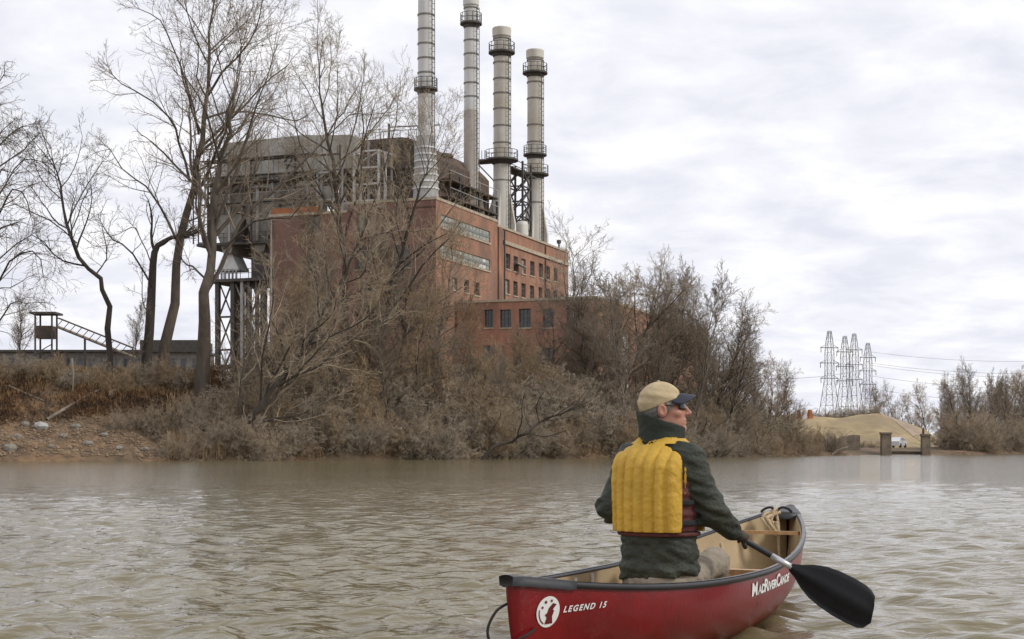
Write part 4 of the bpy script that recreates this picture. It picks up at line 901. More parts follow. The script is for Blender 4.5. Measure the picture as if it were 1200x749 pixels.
# front brush hanging over the water, right of the gravel bar
ZONES = [(110, 'nearest the left edge of the picture'), (250, 'around the foot of the big left trees'), (330, 'below the grey bunker house'), (420, 'below the left half of the brick front'), (515, 'below the corner of the hall'), (600, 'below the pale window strips'),
         (700, 'below the annex windows'), (790, 'behind the canoeist'), (880, 'just right of the canoeist'), (1300, 'at the right end of the wood')]
def row(x0, x1, step, inl, hts, lab, grp, protos=ps_, href=6, name='bare_shrub', cat='shrub', jit=6):
    px = x0
    while px < x1:
        q = px + rg.normal() * jit * .4; Y = shoreY(q) + inl + rg.normal() * .8
        zone = [z_ for lim, z_ in ZONES if q < lim][0]
        put(protos, q, Y, np.interp(q, [a for a, _ in hts], [b for _, b in hts]) * rg.uniform(.8, 1.2), href, name, lab + ', ' + zone, cat, grp, rg)
        px += step * rg.uniform(.7, 1.3)
row(205, 955, 16, .5, [(205, 2.2), (300, 3.0), (560, 3.6), (720, 3.4), (955, 3.0)], 'low brush hanging over the waterline', 'waterline brush')
row(215, 945, 19, 4.0, [(205, 2.2), (290, 3.6), (420, 4.4), (600, 5.0), (720, 4.4), (945, 3.4)], 'grey brown brush halfway up the bank', 'brush on the bank slope')
row(262, 930, 21, 8.0, [(262, 3), (330, 5.0), (450, 4.6), (560, 5.0), (720, 4.6), (930, 4.0)], 'tall brush near the top of the bank', 'brush at the top of the bank')
row(300, 900, 34, 13.0, [(262, 3), (330, 5.0), (450, 4.2), (560, 4.4), (720, 4.6), (900, 4.6)], 'brush behind the crest of the bank', 'brush behind the crest')
row(140, 230, 14, 4.5, [(140, 1.6), (230, 2.6)], 'brush running down the bank to the water', 'brush on the left bank')
row(-10, 215, 13, 10.5, [(0, 1.8), (100, 1.7), (215, 2.4)], 'low dry brush on the eroded bank', 'brush on the left bank')
row(940, 1000, 15, 2.0, [(940, 3.2), (1000, 2.4)], 'dark brush beside the old abutment', 'brush at the abutment')
# young trees in the thicket, each found by what stands behind it
def T(px, inl, h, label, k=None, grp='bare trees in the thicket', nm='bare_tree'):
    put(pt, px, shoreY(px) + inl, h * (1.18 if 325 < px < 525 else 1), 12, nm, label, 'tree', grp, rg, idx=k)
for px, inl, h, lab, k in [
    (318, 9, 9.5, 'bare tree in front of the left edge of the brick wall', 0), (345, 12, 9, 'grey bare tree left of the round crowned tree', 1), (438, 8, 9, 'small bare tree just right of the round crowned tree', 2),
    (470, 11, 10, 'bare tree just left of the corner of the brick hall', 0), (505, 9, 9.5, 'bare tree standing against the corner of the brick hall', 1), (532, 12, 8, 'bare tree below the lower pale window strip', 2),
    (556, 8, 6.5, 'small bare tree below the three small windows', 0), (590, 10, 6, 'low bare tree below the annex windows', 2), (622, 9, 7, 'bare tree below the annex roof line', 1), (648, 12, 10.5, 'bare tree left of the slender pale stem', 0),
    (690, 10, 12.5, 'tall bare tree at the right corner of the annex', 1), (705, 6, 8, 'bare tree below the annex corner', 0), (728, 12, 12, 'bare tree in front of the white annex door', 2), (752, 7, 13.5, 'upright bare tree above the cap of the canoeist', 0),
    (780, 12, 14, 'tallest tree of the clump right of the annex door', 3), (800, 7, 12, 'bare tree right of the spreading tree', 1), (822, 11, 13, 'grey bare tree at the far end of the annex', 0), (838, 6, 10.5, 'dense bare tree past the annex end', 2),
    (855, 10, 11, 'tree on the slope where the wood steps down, taller of two', 1), (868, 5, 9.5, 'tree on the slope where the wood steps down, lower of two', 0), (884, 10, 10, 'rounded bare tree near the right end of the wood', 1), (898, 5, 9, 'warm brown tree near the right end of the wood', 2),
    (912, 8, 8.5, 'second last tree at the right end of the wood', 0), (926, 4, 6.5, 'last low tree at the right end of the wood', 1), (152, 13, 6, 'thin young tree left of the broken trunk', 3), (20, 14, 6.5, 'young bare tree at the left edge in front of the conveyor tower', 1), (290, 13, 7, 'thin pale tree in front of the steel legs', 3),
    (330, 6, 8.5, 'low forked tree on the slope below the left wall', 2), (362, 9, 10, 'bare tree in front of the second column of front windows', 3), (385, 6, 8, 'twiggy tree on the slope left of the round crowned trunk', 0), (415, 12, 11, 'bare tree whose top meets the white access frame', 1),
    (452, 5, 8.5, 'twiggy tree on the slope under the leaning dark trunk', 3), (488, 6, 9, 'low tree under the hall corner', 2), (520, 6, 8, 'low tree just right of the hall corner', 0), (545, 5, 7, 'tree on the slope below the small windows', 1), (575, 5, 6.5, 'tree on the slope below the first annex window', 3),
    (352, 15, 12, 'tall veil of twigs across the upper left front wall', 2), (432, 15, 12.5, 'tall grey tree crossing the middle of the front wall', 3), (478, 15, 12, 'tall twiggy tree crossing the right part of the front wall', 0), (500, 14, 12, 'tall tree whose twigs cover the foot of the first smokestack', 2), (310, 7, 9, 'stooping tree below the orange panel', 1)]: T(px, inl, h, lab, k)
for i in range(19):       # the wood steps down to the right
    px = 684 + i * 13.4 + rg.normal() * 3; inl = rg.uniform(3, 13); Yq = shoreY(px) + inl; X = (px - CX) * Yq / F
    ty = np.interp(px, [680, 750, 800, 830, 870, 910, 935], [335, 308, 312, 342, 388, 424, 442]) + rg.uniform(5, 60)
    put(pt, px, Yq, at(px, ty, Yq).z - gz(X, Yq), 12, 'bare_tree', 'bare tree filling the wood, ' + ('left of the white annex door' if px < 730 else 'around the white annex door' if px < 775 else 'behind the cap of the canoeist' if px < 820 else 'where its outline starts to fall' if px < 870 else 'at its low right end'), 'tree', 'trees of the wood right of the annex', rg, idx=int(rg.choice([0, 1, 3, 1])))
# right bank trees and the far line of trees
for i, (px, Y, h, k) in enumerate([(1128, 196, 8, 0), (1140, 201, 9.6, 3), (1152, 200, 8.6, 0), (1160, 208, 8.4, 1), (1172, 205, 7.6, 0), (1184, 212, 8.0, 2), (1196, 214, 7.6, 0), (1210, 219, 8, 1), (1226, 224, 8, 0), (1118, 204, 6, 2), (1178, 226, 8.4, 1), (1206, 234, 9, 2), (1134, 206, 8.4, 1), (1146, 212, 8.8, 0), (1166, 214, 9.0, 1), (1190, 222, 9, 0)]):
    put(pt, px, Y, h, 12, 'bare_tree', 'tallest tree of the grey wood on the low right bank' if i == 1 else 'bare tree of the low right bank wood, ' + ('beside the utility box' if px < 1136 else 'just right of its tallest tree' if px < 1156 else 'in its middle' if px < 1180 else 'cut by the right edge of the picture'), 'tree', 'trees on the right bank', rg, idx=[1, 3, 0, 3][k] if i != 1 else 3)
for i in range(26):
    px = 1112 + i * 5.2; Yb = shoreY(px) if px < 1195 else 205 + (px - 1195) * .5
    put(ps_, px, Yb + 4 + rg.random() * 9, 3.6 + rg.random() * 2.2, 6, 'bare_shrub', 'brush at the foot of the right bank trees, ' + ('beside the utility box' if px < 1136 else 'below their tallest crown' if px < 1160 else 'in their middle' if px < 1185 else 'at the right edge of the picture'), 'shrub', 'brush on the right bank', rg)
for i in range(22):
    px = 1022 + i * 9.5 + rg.normal() * 2
    put(pt, px, 380 + rg.random() * 70, (11 + rg.random() * 4) * (1 if px < 1115 else 1.1), 12, 'bare_tree', 'distant bare tree in the line behind the grassy hill, ' + ('close to the pylons' if px < 1050 else 'above the dirt track' if px < 1080 else 'where the hill slopes down' if px < 1115 else 'behind the right bank wood'), 'tree', 'far tree line', rg)
for i in range(12):
    px = 925 + i * 9; put(ps_, px, 238 + rg.random() * 8, 1.3 + rg.random(), 6, 'bare_shrub', 'low brush on the crest of the grassy hill', 'shrub', 'brush on the hill', rg)
for i in range(9):
    px = 955 + i * 9 + rg.normal() * 2; put(ps_, px, 206 + rg.random() * 7, .9 + rg.random() * .8, 6, 'bare_shrub', 'small scrub at the foot of the grassy hill, ' + ('left of the piers' if px < 1010 else 'behind the left pier'), 'shrub', 'scrub below the hill', rg)
# ---- loose ground cover: dead leaves, straw and vines on the bank (nobody could count it)
def blades(name, n, x0, x1, i0, i1, lmin, lmax, wmin, wmax, mat, label, seed, flop=.9, clump=3.0):
    r_ = np.random.default_rng(seed); px = r_.uniform(x0, x1, n * 2); sy = np.interp(px, np.linspace(x0, x1, 60), [shoreY(q) for q in np.linspace(x0, x1, 60)])
    Y = sy + r_.uniform(i0, i1, n * 2); X = (px - CX) * Y / F; keep = vnoise(X, Y, clump, seed) + .5 > r_.random(n * 2) * .9; X = X[keep][:n]; Y = Y[keep][:n]; Z = ground(X, Y)
    if az_hill(X.mean(), Y.mean()): Z = np.maximum(Z, hill_z(X, Y))
    n = len(X); a = r_.uniform(0, 2 * PI, n); L = r_.uniform(lmin, lmax, n); tl = np.abs(r_.normal(0, flop, n)); wv = r_.uniform(wmin, wmax, n)
    d = np.stack([np.cos(a) * np.sin(tl), np.sin(a) * np.sin(tl), np.abs(np.cos(tl)) + .05], 1); sd_ = np.stack([-np.sin(a), np.cos(a), np.zeros(n)], 1) * wv[:, None]
    P = np.stack([X, Y, Z - .05], 1); m_ = P + d * (L * .55)[:, None]; e_ = m_ + (d + np.array((0, 0, -.55))) * (L * .5)[:, None]
    V = np.stack([P - sd_, P + sd_, m_ + sd_ * .8, m_ - sd_ * .8, e_ + sd_ * .15, e_ - sd_ * .15], 1).reshape(-1, 3); k = np.arange(n)[:, None] * 6
    Fc = np.concatenate([k + np.array([[0, 1, 2, 3]]), k + np.array([[3, 2, 4, 5]])], 0)
    o = link(name, np_mesh(name, V, Fc), M[mat]); tag(o, label, 'undergrowth', kind='stuff')
blades('dry_grass', 30000, -20, 240, 9, 17, .3, 1.0, .010, .024, 'straw', 'dry straw coloured grass on the eroded left bank', 1, .9, 2.2)
blades('dead_leaves', 26000, -20, 300, 6, 12.5, .15, .7, .012, .04, 'russet', 'russet dead leaves and bracken on the left bank', 2, 1.2)
blades('dead_vines', 60000, 195, 960, -.1, 9, .5, 1.5, .010, .026, 'twig_warm', 'dead brown vines and weeds under the brush along the waterline', 3)
blades('weeds', 20000, 230, 940, 3, 16, .8, 2.2, .015, .03, 'russet', 'tall dead weeds among the brush', 4, .5)
# gravel bar at the left: loose stones and a few boulders
def rock_mesh(seed, n=1):
    r_ = np.random.default_rng(seed); import itertools
    V = np.array([p for p in itertools.product((-1, 0, 1), repeat=3) if p != (0, 0, 0)], float); V /= np.linalg.norm(V, axis=1, keepdims=True); V *= (1 + r_.normal(size=(26, 1)) * .10)
    return V
import bmesh
def hull_mesh(name, V):
    bm = bmesh.new(); [bm.verts.new(tuple(p)) for p in V]; bmesh.ops.convex_hull(bm, input=bm.verts); me = bpy.data.meshes.new(name); bm.to_mesh(me); bm.free(); return me
rm = [hull_mesh('boulder', rock_mesh(60 + k) * (1, .8, .6)) for k in range(4)]; fresh = set()
for i, (px, inl, s_) in enumerate([(48, 4.5, .55), (20, 3.2, .4), (75, 3.0, .35), (103, 2.2, .42), (140, 1.6, .38), (12, 1.0, .5), (60, 1.4, .3), (88, 5.0, .4), (170, 1.0, .36), (30, 5.5, .38), (122, 3.4, .3), (190, .8, .4)]):
    me = rm[i % 4]; o = bpy.data.objects.new('boulder', me); COL.objects.link(o)
    if i == 0: me = me.copy(); o.data = me; me.materials.append(M['galv'])
    elif not me.materials: me.materials.append(M['rock'])
    Y = shoreY(px) + inl; X = (px - CX) * Y / F; o.location = (X, Y, gz(X, Y) + s_ * .2); o.scale = (s_, s_, s_); o.rotation_euler.z = i * 1.3
    tag(o, 'pale boulder standing out on the gravel bar' if i == 0 else 'small boulder on the gravel bar at the left shore', 'boulder', 'boulders on the gravel bar')
vs = []; fs = []; nn = 0; r_ = np.random.default_rng(8); px = r_.uniform(-15, 205, 3800); sy = np.interp(px, np.linspace(-15, 205, 40), [shoreY(q) for q in np.linspace(-15, 205, 40)])
Yg = sy + r_.uniform(0, 6.5, 3800) * np.interp(px, [100, 205], [1, .35]); Xg = (px - CX) * Yg / F; Zg = ground(Xg, Yg); sg = .04 + .16 * r_.random(3800) ** 3
oct_ = np.array([(1, 0, 0), (-1, 0, 0), (0, 1, 0), (0, -1, 0), (0, 0, 1), (0, 0, -1)], float)
Vg = (np.stack([Xg, Yg, Zg], 1)[:, None] + oct_[None] * sg[:, None, None] * r_.uniform(.6, 1.3, (3800, 6, 1)) * (1, 1, .6)).reshape(-1, 3)
of = np.array([(0, 2, 4), (2, 1, 4), (1, 3, 4), (3, 0, 4), (2, 0, 5), (1, 2, 5), (3, 1, 5), (0, 3, 5)]); Fg = (np.arange(3800)[:, None, None] * 6 + of[None]).reshape(-1, 3)
o = link('gravel', np_mesh('gravel', Vg, Fg), M['gravel']); tag(o, 'loose pale gravel on the bar at the left shore', 'gravel', kind='stuff')
# driftwood
for i, (pts, r0, lab) in enumerate([([(55, 492), (78, 478), (100, 465), (118, 456)], .14, 'bleached log lying across the eroded left bank'), ([(148, 450), (162, 445), (180, 437)], .10, 'short pale log lying at the foot of the broken trunk'),
        ([(10, 452), (32, 462), (52, 470)], .09, 'thin fallen branch at the far left of the bank'), ([(975, 533), (984, 527), (994, 524)], .16, 'pale driftwood log at the waterline beside the abutment'), ([(84, 420), (86, 440), (85, 458)], .10, 'pale upright root hanging from the left bank')]):
    Yq = shoreY(pts[0][0]) + (8 if i < 3 else .4 if i == 3 else 8.5); w_ = []
    for px, py in pts:
        P = at(px, py, Yq)
        for _ in range(12):
            P = at(px, py, P.y); e_ = gz(P.x, P.y) + .1 - P.z; P.y -= e_ * .6 if i < 3 else 0
        w_.append(at(px, py, P.y))
    o = empty('driftwood_log', w_[0]); tb = TB(); tb.tube([np.array(p - w_[0]) for p in w_], np.linspace(r0, r0 * .5, len(w_)), 7); tb.build('log', M['bark_pale'], o); tag(o, lab, 'log')

# ------------------------------------------------------------------ canoe
cn = empty('canoe', tuple(hull(.5, 0, 1) * .5 + hull(.5, 0, -1) * .5)); CO = cn.location.copy()
tag(cn, 'red canoe with tan inside and black gunwales on the brown river', 'canoe')
NT, NH = 72, 14
tsv = [(i / NT) for i in range(NT + 1)]
def shell(off, name, mat, flip, htop=1.0):
    v = []; f = []
    for t in tsv:
        for k in range(-NH, NH + 1):
            h = (abs(k) / NH) ** 1.15 * htop; p = hull(t, h, 1 if k >= 0 else -1, -off if abs(k) > 0 else 0) - CO
            if off: p.z += off * (1 - h)
            v.append(tuple(p))
    W = 2 * NH + 1
    for i in range(NT):
        for k in range(W - 1):
            q = (i * W + k, i * W + k + 1, (i + 1) * W + k + 1, (i + 1) * W + k); f.append(q if not flip else q[::-1])
    for i0 in (0, NT):
        for k in range(NH): f.append((i0 * W + NH - k, i0 * W + NH - k - 1, i0 * W + NH + k + 1, i0 * W + NH + k))
    me = bpy.data.meshes.new(name); me.from_pydata(v, [], f); return link(name, me, mat, cn, True)
def hull_in(t, h, side): return hull(t, h, side, -.014)
shell(0, 'hull', M['canoe_red'], False)
# inner skin, kept clear of the pointed ends
v = []; f = []; t0_, t1_ = .006, .994; W = 2 * NH + 1
for i in range(NT + 1):
    t = t0_ + (t1_ - t0_) * i / NT
    for k in range(-NH, NH + 1):
        h = (abs(k) / NH) ** 1.15 * .995; p = hull(t, h, 1 if k >= 0 else -1); c = CA + CD * (t * CL); c.z = p.z
        lat = (p - c).dot(CR); s_ = max(0, abs(lat) - .014) * (1 if lat > 0 else -1); p = p + CR * (s_ - lat); p.z += .016 * (1 - h); v.append(tuple(p - CO))
for i in range(NT):
    for k in range(W - 1): f.append((i * W + k, (i + 1) * W + k, (i + 1) * W + k + 1, i * W + k + 1))
me = bpy.data.meshes.new('inner_skin'); me.from_pydata(v, [], f); link('inner_skin', me, M['canoe_tan'], cn, True)
def gun(t, side, lat=0, dz=0):
    p = hull(t, 1, side); return p + CR * (side * lat) + Vector((0, 0, dz)) - CO
for side in (1, -1):
    # profile: outer lip, flat top under the painted grey highlight, inner lip
    v = []; f = []; prof = [(.013, -.018), (.016, -.005), (.014, .007), (.003, .011), (-.012, .008), (-.015, -.003), (-.012, -.014)]; m = len(prof); ts2 = [.012 + .976 * i / 90 for i in range(91)]
    for t in ts2:
        nar = min(1, hb(t) / .05)
        for a, b_ in prof: v.append(tuple(gun(t, side, a if a > 0 else a * nar, b_)))
    for i in range(90):
        for k in range(m):
            q = (i * m + k, i * m + (k + 1) % m, (i + 1) * m + (k + 1) % m, (i + 1) * m + k); f.append(q if side < 0 else q[::-1])
    me = bpy.data.meshes.new('gunwale'); me.from_pydata(v, [], f); go = link('gunwale', me, M['vinyl'], cn, True)
    st_ = MB(); 
    for i in range(90):
        t, u_ = ts2[i], ts2[i + 1]
        st_.quad(*[gun(a, side, l_, .0125) for a, l_ in ((t, -.008), (u_, -.008), (u_, .012), (t, .012))])
    st_.build('highlight_strip', M['gunwale_highlight'], go)  # grey strip puts the highlight along the black gunwale into colour
# deck plates
for end in (0, 1):
    ts2 = [((.07 if end == 0 else .05) * i / 8) for i in range(9)]; v = []; f = []
    for i, q in enumerate(ts2):
        t = q if end == 0 else 1 - q
        for s_, dz, ex in ((-1, -.026, .017), (-1, .012, .020), (-.5, .018, .0), (0, .020, 0), (.5, .018, 0), (1, .012, .020), (1, -.026, .017)):
            b_ = hb(t); p = CA + CD * (t * CL + (-.03 if (i == 0 and end == 0) else .03 if i == 0 else 0)); lat = s_ * (b_ + ex) if abs(s_) == 1 else s_ * (b_ + .02); p = p + CR * lat; p.z = gun_z(t) + dz; v.append(tuple(p - CO))
    for i in range(8):
        for k in range(6):
            q = (i * 7 + k, i * 7 + k + 1, (i + 1) * 7 + k + 1, (i + 1) * 7 + k); f.append(q)
    f.append(tuple(range(7))); f.append(tuple(8 * 7 + k for k in range(7)))
    me = bpy.data.meshes.new('deck_plate'); me.from_pydata(v, [], f); link('deck_plate', me, M['vinyl'], cn, True)
def cross(t, dz, wd, th, mat, name, cut=.0):
    a = hull(t, .93, -1); b_ = hull(t, .93, 1); z = gun_z(t) + dz; a.z = b_.z = z; ins = .02 + cut; a += CR * ins; b_ -= CR * ins
    return MB().bar(a - CO, b_ - CO, wd, th).build(name, M[mat], cn)
cross(.89, -.055, .045, .022, 'ash', 'bow_handle'); cross(.10, -.045, .045, .022, 'ash', 'stern_handle')
cross(.555, -.03, .075, .028, 'ash', 'yoke')
# padded black roll over the yoke, wooden framed seats
a = hull(.60, .93, -1) + CR * .07 - CO; b_ = hull(.60, .93, 1) - CR * .07 - CO; a.z = b_.z = gun_z(.6) - .03; MB().tube([a.lerp(b_, k / 10) + Vector((0, 0, -.012 * math.sin(PI * k / 10))) for k in range(11)], .045, 10).build('yoke_pad', M['web'], cn, True)
for tc_ in (.41, .73):
    st_ = empty('seat_anchor')if False else None
    fr = []
    for dt in (-.03, .03):
        t = tc_ + dt; a = hull(t, .8, -1); b_ = hull(t, .8, 1); a.z = b_.z = .235; fr.append((a + CR * .02 - CO, b_ - CR * .02 - CO))
    sb = MB(); sb.bar(fr[0][0], fr[0][1], .04, .024).bar(fr[1][0], fr[1][1], .04, .024)
    for k in (.22, .78): sb.bar(fr[0][0].lerp(fr[0][1], k), fr[1][0].lerp(fr[1][1], k), .036, .024)
    so_ = sb.build('seat', M['ash'], cn)
    wb_ = MB()
    for k in range(9):
        u = .25 + .5 * k / 8; wb_.bar(fr[0][0].lerp(fr[0][1], u) + Vector((0, 0, .014)), fr[1][0].lerp(fr[1][1], u) + Vector((0, 0, .014)), .038, .005)
    wb_.build('seat_webbing', M['web'], so_)
    for kk in (0, 1):
        for ee in (0, 1):
            p = fr[kk][ee]; p2 = p.copy(); p2.z = gun_z(tc_) - .02 - CO.z; MB().bar(p, p2, .016).build('seat_hanger', M['alu'], so_)
for side in (1, -1):      # inside ribs moulded at the ends
    for t in (.16, .84):
        MB().tube([hull(t, h, side, -.018) - CO for h in (.25, .45, .65, .85)], .012, 6).build('rib', M['canoe_tan'], cn, True)
# ---- decals, laid on the right flank a few millimetres proud
def proj(p): return CX + F * p.x / p.y, HY - F * (p.z - H) / p.y
HT = np.linspace(.01, .995, 160); HH = np.linspace(.3, .99, 50); TABLE = [(t, h, *proj(hull(t, h, 1))) for t in HT for h in HH]
def find(px, py):
    t, h, _, _ = min(TABLE, key=lambda r_: (r_[2] - px) ** 2 + (r_[3] - py) ** 2); return t, h
def lay(px, py, offx, offz, out_=.004):    # metres along / up from the picture point, wrapped on the hull
    t, h = find(px, py); t2 = t + offx / CL; h2 = h + offz / (gun_z(t) - keel_z(t)) + (keel_z(t) - keel_z(t2) + (gun_z(t) - gun_z(t2)) * 0) * 0
    return hull(t2, min(max(h2, 0.05), .985), 1, out_)
def decal(px, py, pts2, faces, name, mat, out_=.004, parent=cn, shear=0.0, rise=0.0):
    me = bpy.data.meshes.new(name); t, h = find(px, py); hz = gun_z(t) - keel_z(t); zc = keel_z(t) + hz * h
    v = []
    for x, y in pts2:
        t2 = t + x / CL; z = zc + y + rise * x; h2 = (z - keel_z(t2)) / (gun_z(t2) - keel_z(t2)); v.append(tuple(hull(t2, min(max(h2, .05), .985), 1, out_) - CO))
    me.from_pydata(v, [], faces); return link(name, me, M[mat], parent)
def text_decal(txt, px, py, size, name, mat, shear=.3, space=1.0, bold=.0, out_=.004, rise=0, xs=1.0):
    cu = bpy.data.curves.new('t', 'FONT'); cu.body = txt; cu.size = size; cu.shear = shear; cu.space_character = space; cu.offset = bold; cu.resolution_u = 3
    o = bpy.data.objects.new('t', cu); COL.objects.link(o); bpy.context.view_layer.update(); dg = bpy.context.evaluated_depsgraph_get(); me = o.evaluated_get(dg).to_mesh()
    P2 = [(p.co.x * xs, p.co.y) for p in me.vertices]; fc = [tuple(p.vertices) for p in me.polygons]; o.evaluated_get(dg).to_mesh_clear(); bpy.data.objects.remove(o)
    return decal(px, py, P2, fc, name, mat, out_, rise=rise)
n = 36
oval = [(0, 0)] + [(math.cos(2 * PI * k / n) * .062, math.sin(2 * PI * k / n) * .066) for k in range(n)]
em = decal(640, 716, oval, [(0, k + 1, (k + 1) % n + 1) for k in range(n)], 'emblem', 'decal')
fig = [(-.016, -.052), (.028, -.050), (.022, -.02), (.030, .004), (.018, .012), (.026, .022), (.040, .030), (.020, .036), (.010, .026), (.000, .016), (-.006, -.004), (-.018, -.012), (-.006, -.024)]
decal(640, 716, [(0.006, -.01)] + fig, [(0, k + 1, (k + 1) % 13 + 1) for k in range(13)], 'emblem_figure', 'decal_red', .006)
for (ox, oy, rr_) in ((-.018, .042, .007), (.012, .046, .006), (-.034, .02, .006)): 
    decal(640, 716, [(ox + math.cos(k * 1.047) * rr_, oy + math.sin(k * 1.047) * rr_) for k in range(6)], [tuple(range(6))], 'emblem_mark', 'decal_red', .006)
arc = [(-math.cos(a) * .052, -math.sin(a) * .057) for a in np.linspace(-.2, 1.1, 10)] + [(-math.cos(a) * .047, -math.sin(a) * .052) for a in np.linspace(1.1, -.2, 10)]
decal(640, 716, arc, [(k, k + 1, 18 - k, 19 - k) for k in range(9)], 'emblem_ring', 'decal_red', .006)
text_decal('LEGEND 15', 658, 718, .036, 'model_lettering', 'decal', .25, 1.32, .0012, rise=.01, xs=1.12)
text_decal('M', 880, 699, .092, 'brand_lettering', 'decal', .1, 1, .003, rise=.02, xs=1.45)
for s_, dx_, sz in (('AD', .115, .062), ('R', .225, .092), ('IVER', .305, .062), ('C', .475, .092), ('ANOE', .56, .062)):
    t, h = find(880, 699)
    cu = bpy.data.curves.new('t', 'FONT'); cu.body = s_; cu.size = sz; cu.shear = .1; cu.offset = .0028; cu.resolution_u = 3; o = bpy.data.objects.new('t', cu); COL.objects.link(o); bpy.context.view_layer.update(); dg = bpy.context.evaluated_depsgraph_get()
    me = o.evaluated_get(dg).to_mesh(); P2 = [(p.co.x * 1.45 + dx_, p.co.y) for p in me.vertices]; fc = [tuple(p.vertices) for p in me.polygons]; o.evaluated_get(dg).to_mesh_clear(); bpy.data.objects.remove(o)
    decal(880, 699, P2, fc, 'brand_lettering', 'decal', .004, rise=.02)
# cord loop at the near stem, rope bundle at the far deck
p0 = hull(.004, .80, -1) - CO; p1 = hull(.004, .52, 1) - CO
loop = [p0, p0 + Vector((-.045, -.02, -.03)), p0 + Vector((-.078, -.03, -.10)), p0 + Vector((-.060, -.03, -.155)), p1 + Vector((-.02, -.02, -.01)), p1 + Vector((.03, .0, .008)), hull(.025, .60, 1, .008) - CO]
def smooth_pts(P, n=6):
    P = [Vector(p) for p in P]; out_ = []
    for i in range(len(P) - 1):
        a = P[max(i - 1, 0)]; b = P[i]; c = P[i + 1]; d = P[min(i + 2, len(P) - 1)]
        for k in range(n):
            t = k / n; out_.append(.5 * ((2 * b) + (c - a) * t + (2 * a - 5 * b + 4 * c - d) * t * t + (3 * b - a - 3 * c + d) * t ** 3))
    return out_ + [P[-1]]
MB().tube(smooth_pts(loop), .006, 6).build('grab_loop', M['cord'], cn, True)
rp_ = empty('tied_rope', hull(.925, 1, -1) * .5 + hull(.925, 1, 1) * .5); tag(rp_, 'tan rope knotted to the deck at the far end of the canoe', 'rope'); rl = rp_.location.copy()
rg2 = random.Random(5)
for k in range(7):
    a = Vector((rg2.uniform(-.02, .03), rg2.uniform(-.02, .02), .045)); pts = [a, a + Vector((-.02 - .012 * k, -.03, .02 - .01 * k)), a + Vector((-.05 - .008 * k, -.05, -.05)), a + Vector((-.07 + .01 * k, -.05, -.10 - .008 * k)), a + Vector((-.035, -.04, -.06))]
    MB().tube(smooth_pts(pts), .011, 6).build('strand', M['rope'], rp_, True)
MB().tube(smooth_pts([(.0, -.02, .03), (.012, -.03, -.05), (.01, -.03, -.15), (.018, -.03, -.27)]), .009, 6).build('hanging_end', M['rope'], rp_, True)
for sgn in (-1, 1): MB().tube(smooth_pts([(0, 0, .05), (sgn * .035, -.01, .075), (sgn * .075, -.015, .066), (sgn * .10, -.01, .045)]), .009, 6).build('cord_tie', M['cord'], rp_, True)

# ------------------------------------------------------------------ implicit surfaces for the figure
def surf(fn, lo, hi, h):
    lo = np.array(lo, float); n = np.ceil((np.array(hi) - lo) / h).astype(int) + 1
    ax = [lo[i] + h * np.arange(n[i]) for i in range(3)]; G = np.stack(np.meshgrid(*ax, indexing='ij'), -1); V = fn(G[..., 0], G[..., 1], G[..., 2])
    I = V < 0; c = np.zeros(np.array(I.shape) - 1, int); sl_ = lambda a, d: a[d[0]:a.shape[0] - 1 + d[0], d[1]:a.shape[1] - 1 + d[1], d[2]:a.shape[2] - 1 + d[2]]
    cs = [(i, j, k) for i in (0, 1) for j in (0, 1) for k in (0, 1)]
    for d in cs: c += sl_(I, d)
    act = (c > 0) & (c < 8); idx = -np.ones(act.shape, int); idx[act] = np.arange(act.sum()); ci = np.argwhere(act)
    acc = np.zeros((len(ci), 3)); cnt = np.zeros(len(ci))
    for a in cs:
        for dm in range(3):
            if a[dm]: continue
            b = list(a); b[dm] = 1; va = V[tuple((ci + a).T)]; vb = V[tuple((ci + b).T)]; m_ = (va < 0) != (vb < 0)
            t = np.where(m_, va / np.where(m_, va - vb, 1), 0); p = np.array(a, float)[None].repeat(len(ci), 0); p[:, dm] = t; acc += np.where(m_[:, None], p, 0); cnt += m_
    verts = lo + (ci + acc / cnt[:, None]) * h; F_ = []
    for dm in range(3):
        o1, o2 = [(1, 2), (2, 0), (0, 1)][dm]; sa = [slice(None)] * 3; sb_ = [slice(None)] * 3; sa[dm] = slice(0, -1); sb_[dm] = slice(1, None)
        A_ = I[tuple(sa)]; B_ = I[tuple(sb_)]; e_ = np.argwhere(A_ != B_)
        e_ = e_[(e_[:, o1] > 0) & (e_[:, o2] > 0) & (e_[:, o1] < I.shape[o1] - 1) & (e_[:, o2] < I.shape[o2] - 1)]
        def g_(d1, d2): q = e_.copy(); q[:, o1] -= d1; q[:, o2] -= d2; return idx[tuple(q.T)]
        q = np.stack([g_(1, 1), g_(0, 1), g_(0, 0), g_(1, 0)], 1); fl = ~A_[tuple(e_.T)]; q[fl] = q[fl][:, ::-1]; F_.append(q)
    return verts, np.concatenate(F_)
def cap_(x, y, z, a, b, ra, rb):
    a = np.array(a, float); b = np.array(b, float); d = b - a; t = np.clip(((x - a[0]) * d[0] + (y - a[1]) * d[1] + (z - a[2]) * d[2]) / (d @ d + 1e-12), 0, 1)
    return np.sqrt((x - a[0] - t * d[0]) ** 2 + (y - a[1] - t * d[1]) ** 2 + (z - a[2] - t * d[2]) ** 2) - (ra + (rb - ra) * t)
def ell(x, y, z, c, r):
    k = np.sqrt(((x - c[0]) / r[0]) ** 2 + ((y - c[1]) / r[1]) ** 2 + ((z - c[2]) / r[2]) ** 2); return (k - 1) * min(r)
def smin(a, b, k): h_ = np.clip(.5 + .5 * (b - a) / k, 0, 1); return b * (1 - h_) + a * h_ - k * h_ * (1 - h_)
def part(fn, lo, hi, h, name, mat, parent, rotz=None, loc=None):
    v, f = surf(fn, lo, hi, h); return link(name, np_mesh(name, v, f), mat, parent, True)
